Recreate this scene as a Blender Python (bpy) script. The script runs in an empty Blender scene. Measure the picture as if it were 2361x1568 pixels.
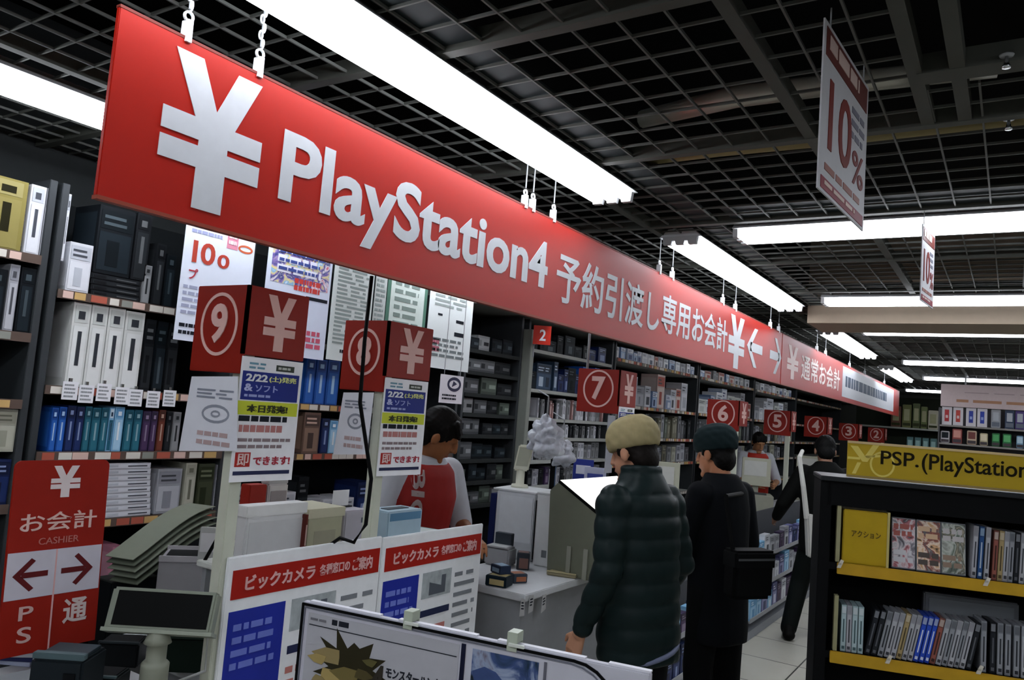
import bpy, bmesh, math, random
from mathutils import Vector, Matrix, noise as mnoise
random.seed(11)
SC = bpy.context.scene; COL = SC.collection
R = math.radians; V = Vector

# ---------------------------------------------------------------- camera
W, H, F_PX, CAM_H = 2361, 1568, 1800.0, 1.72
YAW, PITCH, ROLL = R(33.0), R(5.0), R(4.5)
fw = V((-math.sin(YAW) * math.cos(PITCH), math.cos(YAW) * math.cos(PITCH), math.sin(PITCH)))
r0 = V((math.cos(YAW), math.sin(YAW), 0)); u0 = r0.cross(fw)
rt = r0 * math.cos(ROLL) + u0 * math.sin(ROLL); up = u0 * math.cos(ROLL) - r0 * math.sin(ROLL)
EYE = V((0, 0, CAM_H))
cd = bpy.data.cameras.new('camera'); cam = bpy.data.objects.new('camera', cd); COL.objects.link(cam)
cd.sensor_fit = 'HORIZONTAL'; cd.sensor_width = 36; cd.lens = 36 * F_PX / W; cd.clip_start = 0.05
cam.matrix_world = Matrix(((rt.x, up.x, -fw.x, 0), (rt.y, up.y, -fw.y, 0), (rt.z, up.z, -fw.z, CAM_H), (0, 0, 0, 1)))
SC.camera = cam

# ---------------------------------------------------------------- world and exposure
wd = bpy.data.worlds.new('world'); SC.world = wd; wd.use_nodes = True
wd.node_tree.nodes['Background'].inputs[0].default_value = (0.01, 0.012, 0.014, 1)
wd.node_tree.nodes['Background'].inputs[1].default_value = 0.3
SC.view_settings.view_transform = 'Standard'; SC.view_settings.look = 'None'
SC.view_settings.gamma = 1; SC.view_settings.use_curve_mapping = False
SC.view_settings.exposure = 0.3
TUBE_LIGHT = 11.0

# ---------------------------------------------------------------- measuring: a line of sight met with a real plane
def _ray(px, py): return fw * F_PX + rt * (px - W / 2) - up * (py - H / 2)
def onx(px, py, x): d = _ray(px, py); return EYE + d * ((x - EYE.x) / d.x)
def ony(px, py, y): d = _ray(px, py); return EYE + d * ((y - EYE.y) / d.y)
def onz(px, py, z): d = _ray(px, py); return EYE + d * ((z - EYE.z) / d.z)
def dep(px, py, d): return EYE + _ray(px, py) * (d / F_PX)
def y_at(px, z, x):
    a = rt - fw * ((px - W / 2) / F_PX); q = V((x, 0, z)) - EYE
    return -(q.x * a.x + q.z * a.z) / a.y
def z_at(py, y, x):
    a = up + fw * ((py - H / 2) / F_PX); q = V((x, y, 0)) - EYE
    return CAM_H - (q.x * a.x + q.y * a.y) / a.z

# ---------------------------------------------------------------- materials
def lin(h):
    h = h.lstrip('#'); c = [int(h[i:i + 2], 16) / 255 for i in (0, 2, 4)]
    return [x / 12.92 if x <= .04045 else ((x + .055) / 1.055) ** 2.4 for x in c]
_mats = {}
def M(hexc, rough=.5, metal=0.0, noise=.07, scale=25, emit=0, spec=None):
    key = (hexc, rough, metal, noise, scale, emit, spec)
    if key in _mats: return _mats[key]
    m = bpy.data.materials.new('m_' + hexc.lstrip('#')); m.use_nodes = True
    nt = m.node_tree; b = nt.nodes['Principled BSDF']; c = lin(hexc)
    tc = nt.nodes.new('ShaderNodeTexCoord'); nz = nt.nodes.new('ShaderNodeTexNoise'); mx = nt.nodes.new('ShaderNodeMix')
    mx.data_type = 'RGBA'
    nz.inputs['Scale'].default_value = scale; nz.inputs['Detail'].default_value = 3
    nt.links.new(tc.outputs['Object'], nz.inputs['Vector']); nt.links.new(nz.outputs['Fac'], mx.inputs['Factor'])
    mx.inputs['A'].default_value = [max(0, x * (1 - noise)) for x in c] + [1]
    mx.inputs['B'].default_value = [min(1, x * (1 + noise)) for x in c] + [1]
    nt.links.new(mx.outputs['Result'], b.inputs['Base Color'])
    b.inputs['Roughness'].default_value = rough; b.inputs['Metallic'].default_value = metal
    b.inputs['Specular IOR Level'].default_value = spec if spec is not None else (.08 if max(c) < .035 else .25)
    if emit:
        b.inputs['Emission Color'].default_value = c + [1]; b.inputs['Emission Strength'].default_value = emit
    _mats[key] = m
    return m
def M_tile():
    m = bpy.data.materials.new('m_floor'); m.use_nodes = True; nt = m.node_tree; b = nt.nodes['Principled BSDF']
    tc = nt.nodes.new('ShaderNodeTexCoord'); br = nt.nodes.new('ShaderNodeTexBrick'); nz = nt.nodes.new('ShaderNodeTexNoise')
    br.offset = 0; br.inputs['Scale'].default_value = 1; br.inputs['Brick Width'].default_value = .6; br.inputs['Row Height'].default_value = .6
    br.inputs['Mortar Size'].default_value = .006
    br.inputs['Color1'].default_value = lin('#b4b2a6') + [1]; br.inputs['Color2'].default_value = lin('#aeaca0') + [1]; br.inputs['Mortar'].default_value = lin('#3a3934') + [1]
    nt.links.new(tc.outputs['Object'], br.inputs['Vector']); nt.links.new(br.outputs['Color'], b.inputs['Base Color'])
    nt.links.new(tc.outputs['Object'], nz.inputs['Vector']); nz.inputs['Scale'].default_value = 4
    mr = nt.nodes.new('ShaderNodeMapRange'); mr.inputs['To Min'].default_value = .25; mr.inputs['To Max'].default_value = .5
    nt.links.new(nz.outputs['Fac'], mr.inputs['Value']); nt.links.new(mr.outputs['Result'], b.inputs['Roughness'])
    return m
def M_cover(cols, scale=16, seed=0, rough=.4):
    """a busy printed picture: hard-edged blobs of several inks"""
    m = bpy.data.materials.new('m_cover'); m.use_nodes = True; nt = m.node_tree; b = nt.nodes['Principled BSDF']
    tc = nt.nodes.new('ShaderNodeTexCoord'); mp = nt.nodes.new('ShaderNodeMapping'); nz = nt.nodes.new('ShaderNodeTexNoise'); cr = nt.nodes.new('ShaderNodeValToRGB')
    mp.inputs['Location'].default_value = (seed * 3.7, seed * 1.3, seed * 2.1); nz.inputs['Scale'].default_value = scale; nz.inputs['Detail'].default_value = 5; nz.inputs['Distortion'].default_value = 1.2
    cr.color_ramp.interpolation = 'LINEAR'
    while len(cr.color_ramp.elements) < len(cols): cr.color_ramp.elements.new(.5)
    for k, (e, c) in enumerate(zip(cr.color_ramp.elements, cols)): e.position = .3 + .4 * k / (len(cols) - 1); e.color = lin(c) + [1]
    nt.links.new(tc.outputs['Object'], mp.inputs['Vector']); nt.links.new(mp.outputs['Vector'], nz.inputs['Vector']); nt.links.new(nz.outputs['Fac'], cr.inputs['Fac']); nt.links.new(cr.outputs['Color'], b.inputs['Base Color'])
    b.inputs['Roughness'].default_value = rough; b.inputs['Specular IOR Level'].default_value = .25
    return m
RED = M('#c02a18', .38); REDB = M('#a8241a', .45); WHITE = M('#e4e6ea', .5); CREAM = M('#cfd0be', .5); BLACK = M('#0b0c0d', .5)
DARK = M('#181a1c', .5); GREY = M('#8a8d90', .5); MID = M('#55585a', .5); PAPER = M('#e6e6ea', .7); NAVY = M('#1f2f8c', .6); INK = M('#23262e', .7)
YEL = M('#b8a018', .5); YELB = M('#c9d23a', .6); CHROME = M('#b5b8ba', .25, 1.0); PINK = M('#d8a8a6', .5); GREENK = M('#3f4438', .6)

# ---------------------------------------------------------------- mesh building
class Fr:
    """A flat frame: origin, right, up; n points at the viewer of the face."""
    def __init__(s, o, u, v):
        s.o = V(o); s.u = V(u).normalized(); s.v = V(v).normalized(); s.n = s.u.cross(s.v)
    def p(s, a, b, c=0): return s.o + s.u * a + s.v * b + s.n * c
class MB:
    def __init__(s): s.v = []; s.f = []; s.m = []
    def face(s, pts, m=0):
        i = len(s.v); s.v += [V(p) for p in pts]; s.f.append(tuple(range(i, i + len(pts)))); s.m.append(m)
    def hexa(s, P, m=0):
        i = len(s.v); s.v += [V(p) for p in P]
        for q in ((0, 3, 2, 1), (4, 5, 6, 7), (0, 1, 5, 4), (1, 2, 6, 5), (2, 3, 7, 6), (3, 0, 4, 7)):
            s.f.append(tuple(i + k for k in q)); s.m.append(m)
    def box(s, a, b, m=0):
        x0, y0, z0 = [min(p, q) for p, q in zip(a, b)]; x1, y1, z1 = [max(p, q) for p, q in zip(a, b)]
        s.hexa([(x0, y0, z0), (x1, y0, z0), (x1, y1, z0), (x0, y1, z0), (x0, y0, z1), (x1, y0, z1), (x1, y1, z1), (x0, y1, z1)], m)
    def fbox(s, f, a0, b0, a1, b1, c0, c1, m=0):
        s.hexa([f.p(a0, b0, c0), f.p(a1, b0, c0), f.p(a1, b1, c0), f.p(a0, b1, c0), f.p(a0, b0, c1), f.p(a1, b0, c1), f.p(a1, b1, c1), f.p(a0, b1, c1)], m)
    def prism(s, f, pts, c0, c1, m=0):
        n = len(pts); i = len(s.v)
        s.v += [f.p(a, b, c0) for a, b in pts] + [f.p(a, b, c1) for a, b in pts]
        ar = sum(pts[k][0] * pts[(k + 1) % n][1] - pts[(k + 1) % n][0] * pts[k][1] for k in range(n))
        fr = tuple(range(i + n, i + 2 * n)); bk = tuple(range(i + n - 1, i - 1, -1)); fl = ar < 0
        s.f.append(fr[::-1] if fl else fr); s.m.append(m); s.f.append(bk[::-1] if fl else bk); s.m.append(m)
        for k in range(n):
            q = (i + k, i + (k + 1) % n, i + n + (k + 1) % n, i + n + k); s.f.append(q[::-1] if fl else q); s.m.append(m)
    def tube(s, pts, r, seg=8, m=0):
        pts = [V(p) for p in pts]; rs = r if isinstance(r, (list, tuple)) else [r] * len(pts); i = len(s.v)
        for k, p in enumerate(pts):
            t = (pts[min(k + 1, len(pts) - 1)] - pts[max(k - 1, 0)]).normalized()
            a = t.cross(V((0, 0, 1)) if abs(t.z) < .9 else V((1, 0, 0))).normalized(); b = t.cross(a)
            s.v += [p + (a * math.cos(2 * math.pi * j / seg) + b * math.sin(2 * math.pi * j / seg)) * rs[k] for j in range(seg)]
        for k in range(len(pts) - 1):
            for j in range(seg):
                j2 = (j + 1) % seg
                s.f.append((i + k * seg + j, i + (k + 1) * seg + j, i + (k + 1) * seg + j2, i + k * seg + j2)); s.m.append(m)
        s.f.append(tuple(i + j for j in range(seg))); s.m.append(m)
        e = i + (len(pts) - 1) * seg; s.f.append(tuple(e + j for j in range(seg - 1, -1, -1))); s.m.append(m)
    def ring(s, f, ca, cb, ra, rb, wd_, c0, c1, m=0, seg=40):
        for k in range(seg):
            t0, t1 = 2 * math.pi * k / seg, 2 * math.pi * (k + 1) / seg
            q = [(ca + (ra - d) * math.cos(t), cb + (rb - d) * math.sin(t)) for t, d in ((t0, 0), (t1, 0), (t1, wd_), (t0, wd_))]
            s.prism(f, q, c0, c1, m)
    def lathe(s, prof, c, seg=20, m=0):
        s.tube([V(c) + V((0, 0, z)) for r_, z in prof], [r_ for r_, z in prof], seg, m)
    def build(s, name, mats, parent=None, bevel=0, smooth=False, loc=None):
        if not isinstance(mats, (list, tuple)): mats = [mats]
        me = bpy.data.meshes.new(name)
        if parent is not None: o = V(wloc(parent))
        elif loc is not None: o = V(loc)
        else:
            xs = [p.x for p in s.v]; ys = [p.y for p in s.v]; o = V(((min(xs) + max(xs)) / 2, (min(ys) + max(ys)) / 2, min(p.z for p in s.v)))
        me.from_pydata([p - o for p in s.v], [], s.f); me.update()
        for m in mats: me.materials.append(m)
        for p, k in zip(me.polygons, s.m): p.material_index = min(k, len(mats) - 1); p.use_smooth = smooth
        if bevel:
            bm = bmesh.new(); bm.from_mesh(me); bmesh.ops.remove_doubles(bm, verts=bm.verts, dist=1e-5)
            es = [e for e in bm.edges if len(e.link_faces) == 2 and e.calc_face_angle(0) > .6]
            bmesh.ops.bevel(bm, geom=es, offset=bevel, segments=2, affect='EDGES', clamp_overlap=True)
            bm.to_mesh(me); bm.free()
        ob = bpy.data.objects.new(name, me); COL.objects.link(ob)
        if parent is not None: ob.parent = parent
        else: ob.location = o
        return ob
def wloc(o):
    p = V(o.location)
    while o.parent is not None: o = o.parent; p = p + V(o.location)
    return p
def tag(o, label, cat, group=None, kind=None):
    o['label'] = label; o['category'] = cat
    if group: o['group'] = group
    if kind: o['kind'] = kind
    return o
def thing(name, label, cat, loc, group=None):
    o = bpy.data.objects.new(name, None); COL.objects.link(o); o.location = V(loc); o.empty_display_size = .1
    return tag(o, label, cat, group)
def struct(o): o['kind'] = 'structure'; return o
def copy_tree(o, parent=None):
    c = o.copy(); COL.objects.link(c); c.parent = parent
    for ch in [x for x in bpy.data.objects if x.parent == o]: copy_tree(ch, c)
    return c
_txt = {}
def _glyphs(s_, bold):
    if (s_, bold) not in _txt:
        cu = bpy.data.curves.new('t', 'FONT'); cu.body = s_; cu.extrude = .01; cu.offset = bold; cu.resolution_u = 4
        ob = bpy.data.objects.new('t', cu); COL.objects.link(ob)
        dg = bpy.context.evaluated_depsgraph_get(); me = bpy.data.meshes.new_from_object(ob.evaluated_get(dg))
        vs = [v.co.copy() for v in me.vertices]; fs = [tuple(p.vertices) for p in me.polygons]
        bpy.data.objects.remove(ob); bpy.data.curves.remove(cu); bpy.data.meshes.remove(me)
        _txt[(s_, bold)] = (vs, fs)
    return _txt[(s_, bold)]
def text(s_, f, a0, b0, a1, b1, mat, parent, bold=0.0, off=.002, base=0.0, rot=0, name='lettering'):
    vs, fs = _glyphs(s_, bold)
    if rot: vs = [V((v.y, -v.x, v.z)) for v in vs]
    x0 = min(v.x for v in vs); x1 = max(v.x for v in vs); y0 = min(v.y for v in vs); y1 = max(v.y for v in vs)
    mb = MB(); sx = (a1 - a0) / max(1e-6, x1 - x0); sy = (b1 - b0) / max(1e-6, y1 - y0)
    mb.v = [f.p(a0 + (v.x - x0) * sx, b0 + (v.y - y0) * sy, base + (off if v.z > 0 else 0.0001)) for v in vs]
    mb.f = fs; mb.m = [0] * len(fs)
    return mb.build(name, mat, parent)
def yen(mb, f, a0, b0, a1, b1, c0, c1, m=0):
    w, h = a1 - a0, b1 - b0
    def q(pts): mb.prism(f, [(a0 + x * w, b0 + y * h) for x, y in pts], c0, c1, m)
    q([(.06, 1), (.32, 1), (.5, .68), (.68, 1), (.94, 1), (.70, .60), (.30, .60)])
    q([(0, .60), (1, .60), (1, .455), (0, .455)]); q([(.355, .455), (.645, .455), (.645, .415), (.355, .415)])
    q([(0, .415), (1, .415), (1, .27), (0, .27)]); q([(.355, .27), (.645, .27), (.645, 0), (.355, 0)])
def scribble(f, a0, b0, a1, b1, rows, mat, parent, name='printed_text', off=.0015, base=0, fill=.5, word=.12, seed=1):
    rn = random.Random(seed); mb = MB(); dh = (b1 - b0) / rows; w = a1 - a0
    for k in range(rows):
        x = a0; y = b1 - (k + .75) * dh; e = a1 - rn.random() * .25 * w
        while x < e:
            l = w * word * (.4 + rn.random()); x2 = min(x + l, e)
            if x2 - x > .004 * w: mb.fbox(f, x, y, x2, y + dh * fill, base, base + off)
            x = x2 + w * word * .22
    return mb.build(name, mat, parent) if mb.f else None
ORD = ['first', 'second', 'third', 'fourth', 'fifth', 'sixth', 'seventh', 'eighth', 'ninth', 'tenth', 'eleventh', 'twelfth', 'thirteenth', 'fourteenth', 'fifteenth',
       'sixteenth', 'seventeenth', 'eighteenth', 'nineteenth', 'twentieth']
def nth(i):
    if i < 20: return ORD[i]
    if i < 29: return 'twenty-' + ORD[i - 20]
    if i == 29: return 'thirtieth'
    if i < 39: return 'thirty-' + ORD[i - 30]
    if i == 39: return 'fortieth'
    return 'forty-' + ORD[i - 40]
# ================================================================ the setting
ZC = 2.75
mb = MB(); mb.box((-3.8, -3, -.1), (6, 20.2, 0)); struct(mb.build('floor', M_tile()))
mb = MB(); mb.box((-3.8, -3, 3.35), (6, 20.2, 3.45)); struct(mb.build('ceiling', M('#040505', .9)))
mb = MB(); mb.box((-3.9, -3, 0), (-3.8, 20.2, 3.35)); struct(mb.build('wall_left', M('#2c2f30', .8)))
mb = MB(); mb.box((6, -3, 0), (6.1, 20.2, 3.35)); struct(mb.build('wall_right', M('#6b6a66', .8)))
mb = MB(); mb.box((-3.8, 20.2, 0), (6, 20.3, 3.35)); struct(mb.build('wall_back', M('#4a4c48', .8)))
mb = MB(); mb.box((-3.8, -3.1, 0), (6, -3, 3.35)); struct(mb.build('wall_front', M('#6b6a66', .8)))
# open black grid hung under the void, thick bars between the panels
G = .1325; gm = M('#545653', .7); gt = M('#42443f', .7)
mb = MB(); k = 0
x = -1.295 - 19 * G
while x < 5.9:
    if x < -.34 or x > 1.2: mb.box((x - .003, -2.9, ZC), (x + .003, 20.1, ZC + .009))
    else: mb.box((x - .003, 2.5, ZC), (x + .003, 20.1, ZC + .009))
    x += G
y = 1.73 - 34 * G
while y < 20:
    if y < 2.4: mb.box((-3.79, y - .003, ZC + .001), (-.26, y + .003, ZC + .010)); mb.box((1.2, y - .003, ZC + .001), (5.9, y + .003, ZC + .010))
    else: mb.box((-3.79, y - .003, ZC + .001), (5.9, y + .003, ZC + .010))
    y += G
struct(mb.build('ceiling_grid', gm))
mb = MB(); mb.box((-1.45, -2.9, ZC + .012), (-1.295, 20, ZC + .02))
for y in (4.02, 6.22, 8.05, 11.25, 14.0): mb.box((-1.22, y - .42, ZC + .012), (5.9, y - .12, ZC + .02))
struct(mb.build('ceiling_panels', M('#262d2f', .6)))
mb = MB()
for x in (-2.74, -1.68, -.62, -.255, -.15, 1.5, 2.56, 3.6): mb.box((x - .019, -2.9 , ZC - .006), (x + .019, 20.1 if x not in (-.255, -.15) else 2.8, ZC + .045))
for j in range(-4, 18):
    y = 1.73 + j * 1.06
    mb.box((-3.79, y - .019, ZC - .008), (5.9, y + .019, ZC + .047))
mb.box((-.25, 2.36, ZC - .008), (5.9, 2.44, ZC + .05))
struct(mb.build('ceiling_rails', gt))
mb = MB(); mb.box((-1.45, 6.66, 2.61), (5.99, 7.28, 3.35)); struct(mb.build('ceiling_beam', M('#8a7c6c', .7)))
mb = MB(); mb.box((-3.79, 4.6, 2.465), (-3.06, 20.1, 2.742)); struct(mb.build('trim_1', M('#7c807c', .8)))
# pipes and cables lying above the grid
mb = MB(); mb.tube([onz(1480, 275, 2.9), onz(1700, 222, 2.9), onz(1960, 190, 2.9), onz(2300, 152, 2.9)], [.035, .04, .036, .036], 10)
tag(mb.build('ceiling_duct', M('#b2b0a4', .35, .4), smooth=True), 'silver wrapped pipe lying across the top of the ceiling grid, upper right', 'pipe')
mb = MB(); mb.tube([onz(1440, 372, 2.84), onz(1660, 345, 2.84), onz(1890, 322, 2.84), onz(2361, 272, 2.84)], .03, 8)
tag(mb.build('ceiling_pipe', M('#8d7f58', .5), smooth=True), 'brownish pipe above the ceiling grid behind the tall hanging price sign', 'pipe')
# two sprinkler heads on the right
for (px, py, lb) in ((2320, 172, 'small sprinkler head under the dark ceiling opening, upper right'), (2325, 312, 'small sprinkler head by the right end of the brownish ceiling pipe')):
    p = onz(px, py, 2.70); t = thing('sprinkler_head', lb, 'sprinkler', p)
    mb = MB(); mb.lathe([(.004, .05), (.007, .03), (.010, .025), (.010, .018)], p); mb.build('nozzle', CHROME, t, smooth=True)
    mb = MB(); mb.lathe([(.016, .05), (.018, .054), (.006, .06)], p); mb.build('collar', GREY, t, smooth=True)

# ================================================================ fluorescent fixtures
def fixture(c, along_y, label, group):
    """2.5 m three-lamp batten hung under the grid; c = centre of its underside."""
    t = thing('ceiling_light', label, 'ceiling light', c, group); c = V(c)
    f = Fr(c, (0, 1, 0) if along_y else (1, 0, 0), (-1, 0, 0) if along_y else (0, 1, 0))   # n = up
    mb = MB(); mb.prism(Fr(f.p(-1.27, 0, 0), f.v, f.n), [(-.12, .03), (.12, .03), (.07, .075), (-.07, .075)], -0, 2.54)
    mb.build('housing', M('#c8cacc', .4), t)
    for a in (-.072, 0, .072):
            mb = MB(); mb.tube([f.p(-1.24, a, .004), f.p(1.24, a, .004)], .017, 10)
            mb.build('lamp_tube', M('#f4f8ff', .4, emit=TUBE_LIGHT, noise=.0), t, smooth=True)
    for e in (-1.26, 1.26):
        mb = MB()
        mb.prism(Fr(f.p(e - .012, 0, 0), f.v, f.n), [(-.1, .034), (-.094, -.012), (-.05, -.012), (-.044, .01), (-.028, .01), (-.022, -.012), (.022, -.012), (.028, .01), (.044, .01), (.05, -.012), (.094, -.012), (.1, .034)], 0, .024)
        mb.build('lamp_holder', M('#b4b6b8', .5), t)
    return t
LZ = 2.70
def fix_copy(src, c, label, group):
    o = copy_tree(src); o.location = V(c); o['label'] = label; o['group'] = group; return o
f1 = fixture((-1.565, 1.9, LZ), True, 'long bright fluorescent batten over the red banner, nearest of that row', 'lights along the banner')
for i, (y, lb) in enumerate([(5.29, 'second fluorescent batten along the red banner, above the words in Japanese'), (9.38, 'third fluorescent batten along the red banner, just behind the ceiling beam'),
                             (13.57, 'farthest fluorescent batten of the row along the red banner'), (-1.0, 'unseen fluorescent batten before the red banner, added for light behind the camera position')]):  # the last one is out of view, added for its light
    fix_copy(f1, (-1.565, y, LZ), lb, 'lights along the banner')
for i, (y, lb) in enumerate([(1.65, 'fluorescent batten at the left edge, above the staff side shelves'), (4.6, 'fluorescent batten hidden behind the red banner above the staff side')]):
    fix_copy(f1, (-2.98, y, LZ), lb, 'lights over the staff side')
c1 = fixture((.03, 4.02, LZ), False, 'crosswise fluorescent batten nearest to the viewer, passing behind the hanging price signs', 'crosswise lights')
for y, lb in ((6.22, 'second crosswise fluorescent batten, just before the brown ceiling beam'), (8.05, 'third crosswise fluorescent batten, just behind the brown ceiling beam'),
              (11.25, 'fourth crosswise fluorescent batten, far down the aisle'), (14.0, 'fifth crosswise fluorescent batten, over the far white wall sign'), (17.6, 'sixth crosswise fluorescent batten, farthest and smallest')):
    fix_copy(c1, (.03 if y < 17 else -.6, y, LZ), lb, 'crosswise lights')
for x, y, lb in ((-.1, -.35, 'crosswise fluorescent batten added for light above the camera position'), (2.6, -.35, 'crosswise fluorescent batten added for light above and right of the camera position'), (-.1, -2.2, 'crosswise fluorescent batten added for light at the front wall'),
                 (2.6, -2.2, 'crosswise fluorescent batten added for light at the front wall, right one'), (1.62, 1.75, 'crosswise fluorescent batten added for light just outside the right of the view')): fix_copy(c1, (x, y, LZ), lb, 'crosswise lights')  # unseen battens added to brighten the lower part of the view
for y in (4.02, 8.05, 11.25): fix_copy(c1, (2.9, y, LZ), 'crosswise fluorescent batten added for light over the aisles to the right, row at %.0f metres' % (y + 3), 'crosswise lights')  # further unseen battens, put in for lighting

# ================================================================ the red banner
BX = -1.70; BT, BB = CAM_H + .494 * 1.7 - .01, CAM_H + .229 * 1.7 + .003
def by(px, py): return onx(px, py, BX).y
fb = Fr((BX, 0, 0), (0, 1, 0), (0, 0, 1))
def banner_panel(name, label, y0, y1):
    t = thing(name, label, 'banner', (BX, (y0 + y1) / 2, BB))
    mb = MB(); n = max(2, int((y1 - y0) / .5)); 
    mb.box((BX - .014, y0, BB), (BX, y1, BT)); mb.build('panel', M('#a01505', .42, noise=.03, spec=.22), t, bevel=.002)
    mb = MB(); mb.box((BX - .016, y0, BT - .004), (BX + .001, y1, BT + .003)); mb.build('top_rail', M('#6e2a22', .6), t)
    mb = MB(); mb.box((BX - .018, y0, BB - .006), (BX + .003, y1, BB + .003)); mb.build('bottom_rail', M('#8a3c2c', .5), t)
    return t
yA, yB = by(250, 230), by(1803, 800); yC, yD = by(1940, 885), by(2073, 930)
BWH = M('#bfc1c6', .5)
ban = banner_panel('hanging_banner', 'long red hanging banner with a white yen sign and white lettering', yA, yB - .01)
def bt(s, px0, pt, px1, pb, bold=.0, mat=BWH, parent=ban, z0=None, z1=None):
    """lettering filling the banner between two measured corners"""
    a = onx(px0, pt, BX); b = onx(px1, pb, BX)
    text(s, fb, a.y, min(a.z, b.z) if z0 is None else z0, b.y, max(a.z, b.z) if z1 is None else z1, mat, parent, bold, .002)
mb = MB(); a = onx(375, 240, BX); b = onx(605, 345, BX)
yen(mb, fb, by(365, 330), onx(475, 488, BX).z, by(612, 250), onx(385, 95, BX).z, .0001, .002); mb.build('yen_sign', BWH, ban)
zl0, zl1 = onx(672, 462, BX).z, onx(680, 305, BX).z
q = _glyphs('PlayStation4', .025); ys = [v.y for v in q[0]]; desc = -min(ys) / max(ys)
text('PlayStation4', fb, by(648, 380), zl0 - desc * (zl1 - zl0), by(1262, 620), zl1, BWH, ban, .025)
zj0, zj1 = onx(1300, 700, BX).z, onx(1310, 585, BX).z
text('予約引渡し', fb, by(1283, 640), zj0, by(1520, 720), zj1, BWH, ban, .014)
text('専用お会計', fb, by(1525, 730), onx(1600, 790, BX).z, by(1676, 780), onx(1600, 705, BX).z, BWH, ban, .014)
mb = MB(); yen(mb, fb, by(1680, 780), onx(1695, 850, BX).z, by(1716, 790), onx(1690, 725, BX).z, .0001, .002); mb.build('yen_sign', BWH, ban)
def arrow(mb, y0, y1, zc, hh, right, w=.035):
    s = 1 if right else -1; tip, tail = (y1, y0) if right else (y0, y1); k = (y1 - y0)
    mb.prism(fb, [(tip, zc), (tip - s * k * .45, zc + hh), (tip - s * k * .65, zc + hh), (tip - s * k * .22, zc), (tip - s * k * .65, zc - hh), (tip - s * k * .45, zc - hh)], .0001, .002)
    mb.prism(fb, [(tail, zc - w), (tail, zc + w), (tip - s * k * .2, zc + w), (tip - s * k * .2, zc - w)], .0001, .002)
zm = (BT + BB) / 2
mb = MB(); arrow(mb, by(1722, 800), by(1757, 815), zm, .15, False); mb.build('arrow', BWH, ban)
mb = MB(); arrow(mb, by(1775, 815), by(1801, 825), zm, .15, True); mb.build('arrow', BWH, ban)
ban2 = banner_panel('hanging_banner', 'farther red hanging banner ending in a white panel with dark lettering', yB + .01, yD)
mb = MB(); yen(mb, fb, by(1815, 830), zm - .15, by(1840, 840), zm + .15, .0001, .002); mb.build('yen_sign', M('#e8d0cc', .5), ban2)
text('通常お会計', fb, by(1847, 850), zm - .12, by(1936, 880), zm + .12, M('#ecdcd8', .5), ban2, .014)
mb = MB(); mb.fbox(fb, yC + .05, BB + .05, by(2060, 925), BT - .03, .0001, .0015); mb.build('white_panel', BWH, ban2)
scribble(fb, yC + .25, zm - .085, by(2050, 925) - .1, zm + .085, 1, M('#38485c', .6), ban2, 'dark_lettering', off=.003, base=0, fill=.75, word=.06, seed=4)
# hangers
hpx = [(435, 70), (600, 152), (1213, 462), (1222, 466), (1278, 498), (1522, 622), (1552, 636), (1668, 697), (1697, 712), (1778, 745), (1797, 758), (1885, 798), (1905, 810), (1960, 840), (1995, 855), (2040, 880)]
for i, (px, py) in enumerate(hpx):
    y = by(px, py)
    if i in (2, 3): y += .03 * (i - 2)
    t = thing('banner_hanger', 'white clip and wire holding the red banner from the ceiling, %s from its near end' % nth(i), 'hanger', (BX, y, BT), 'clips along the banner top')
    mb = MB(); mb.prism(Fr((BX - .012, y, BT), (0, 1, 0), (0, 0, 1)), [(-.008, -.010), (.008, -.010), (.007, .045), (-.007, .045)], -.008, .018); mb.ring(Fr((BX - .006, y, BT + .056), (0, 1, 0), (0, 0, 1)), 0, 0, .014, .014, .005, -.003, .003, seg=14)
    mb.build('clip', M('#dfe2e4', .4), t)
    mb = MB(); mb.tube([(BX - .006, y, BT + .075), (BX - .006, y, ZC + .02)], .003, 6); mb.build('wire', GREY, t)
    if i < 2:
        mb = MB(); 
        for k in range(5): mb.ring(Fr((BX - .006 , y + .004 * (-1) ** k, BT + .085 + k * .022), (0, 1, 0) if k % 2 else (1, 0, 0), (0, 0, 1)), 0, 0, .007, .014, .004, -.002, .002, seg=12)
        mb.build('chain', M('#dfe2e4', .4), t)
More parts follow.
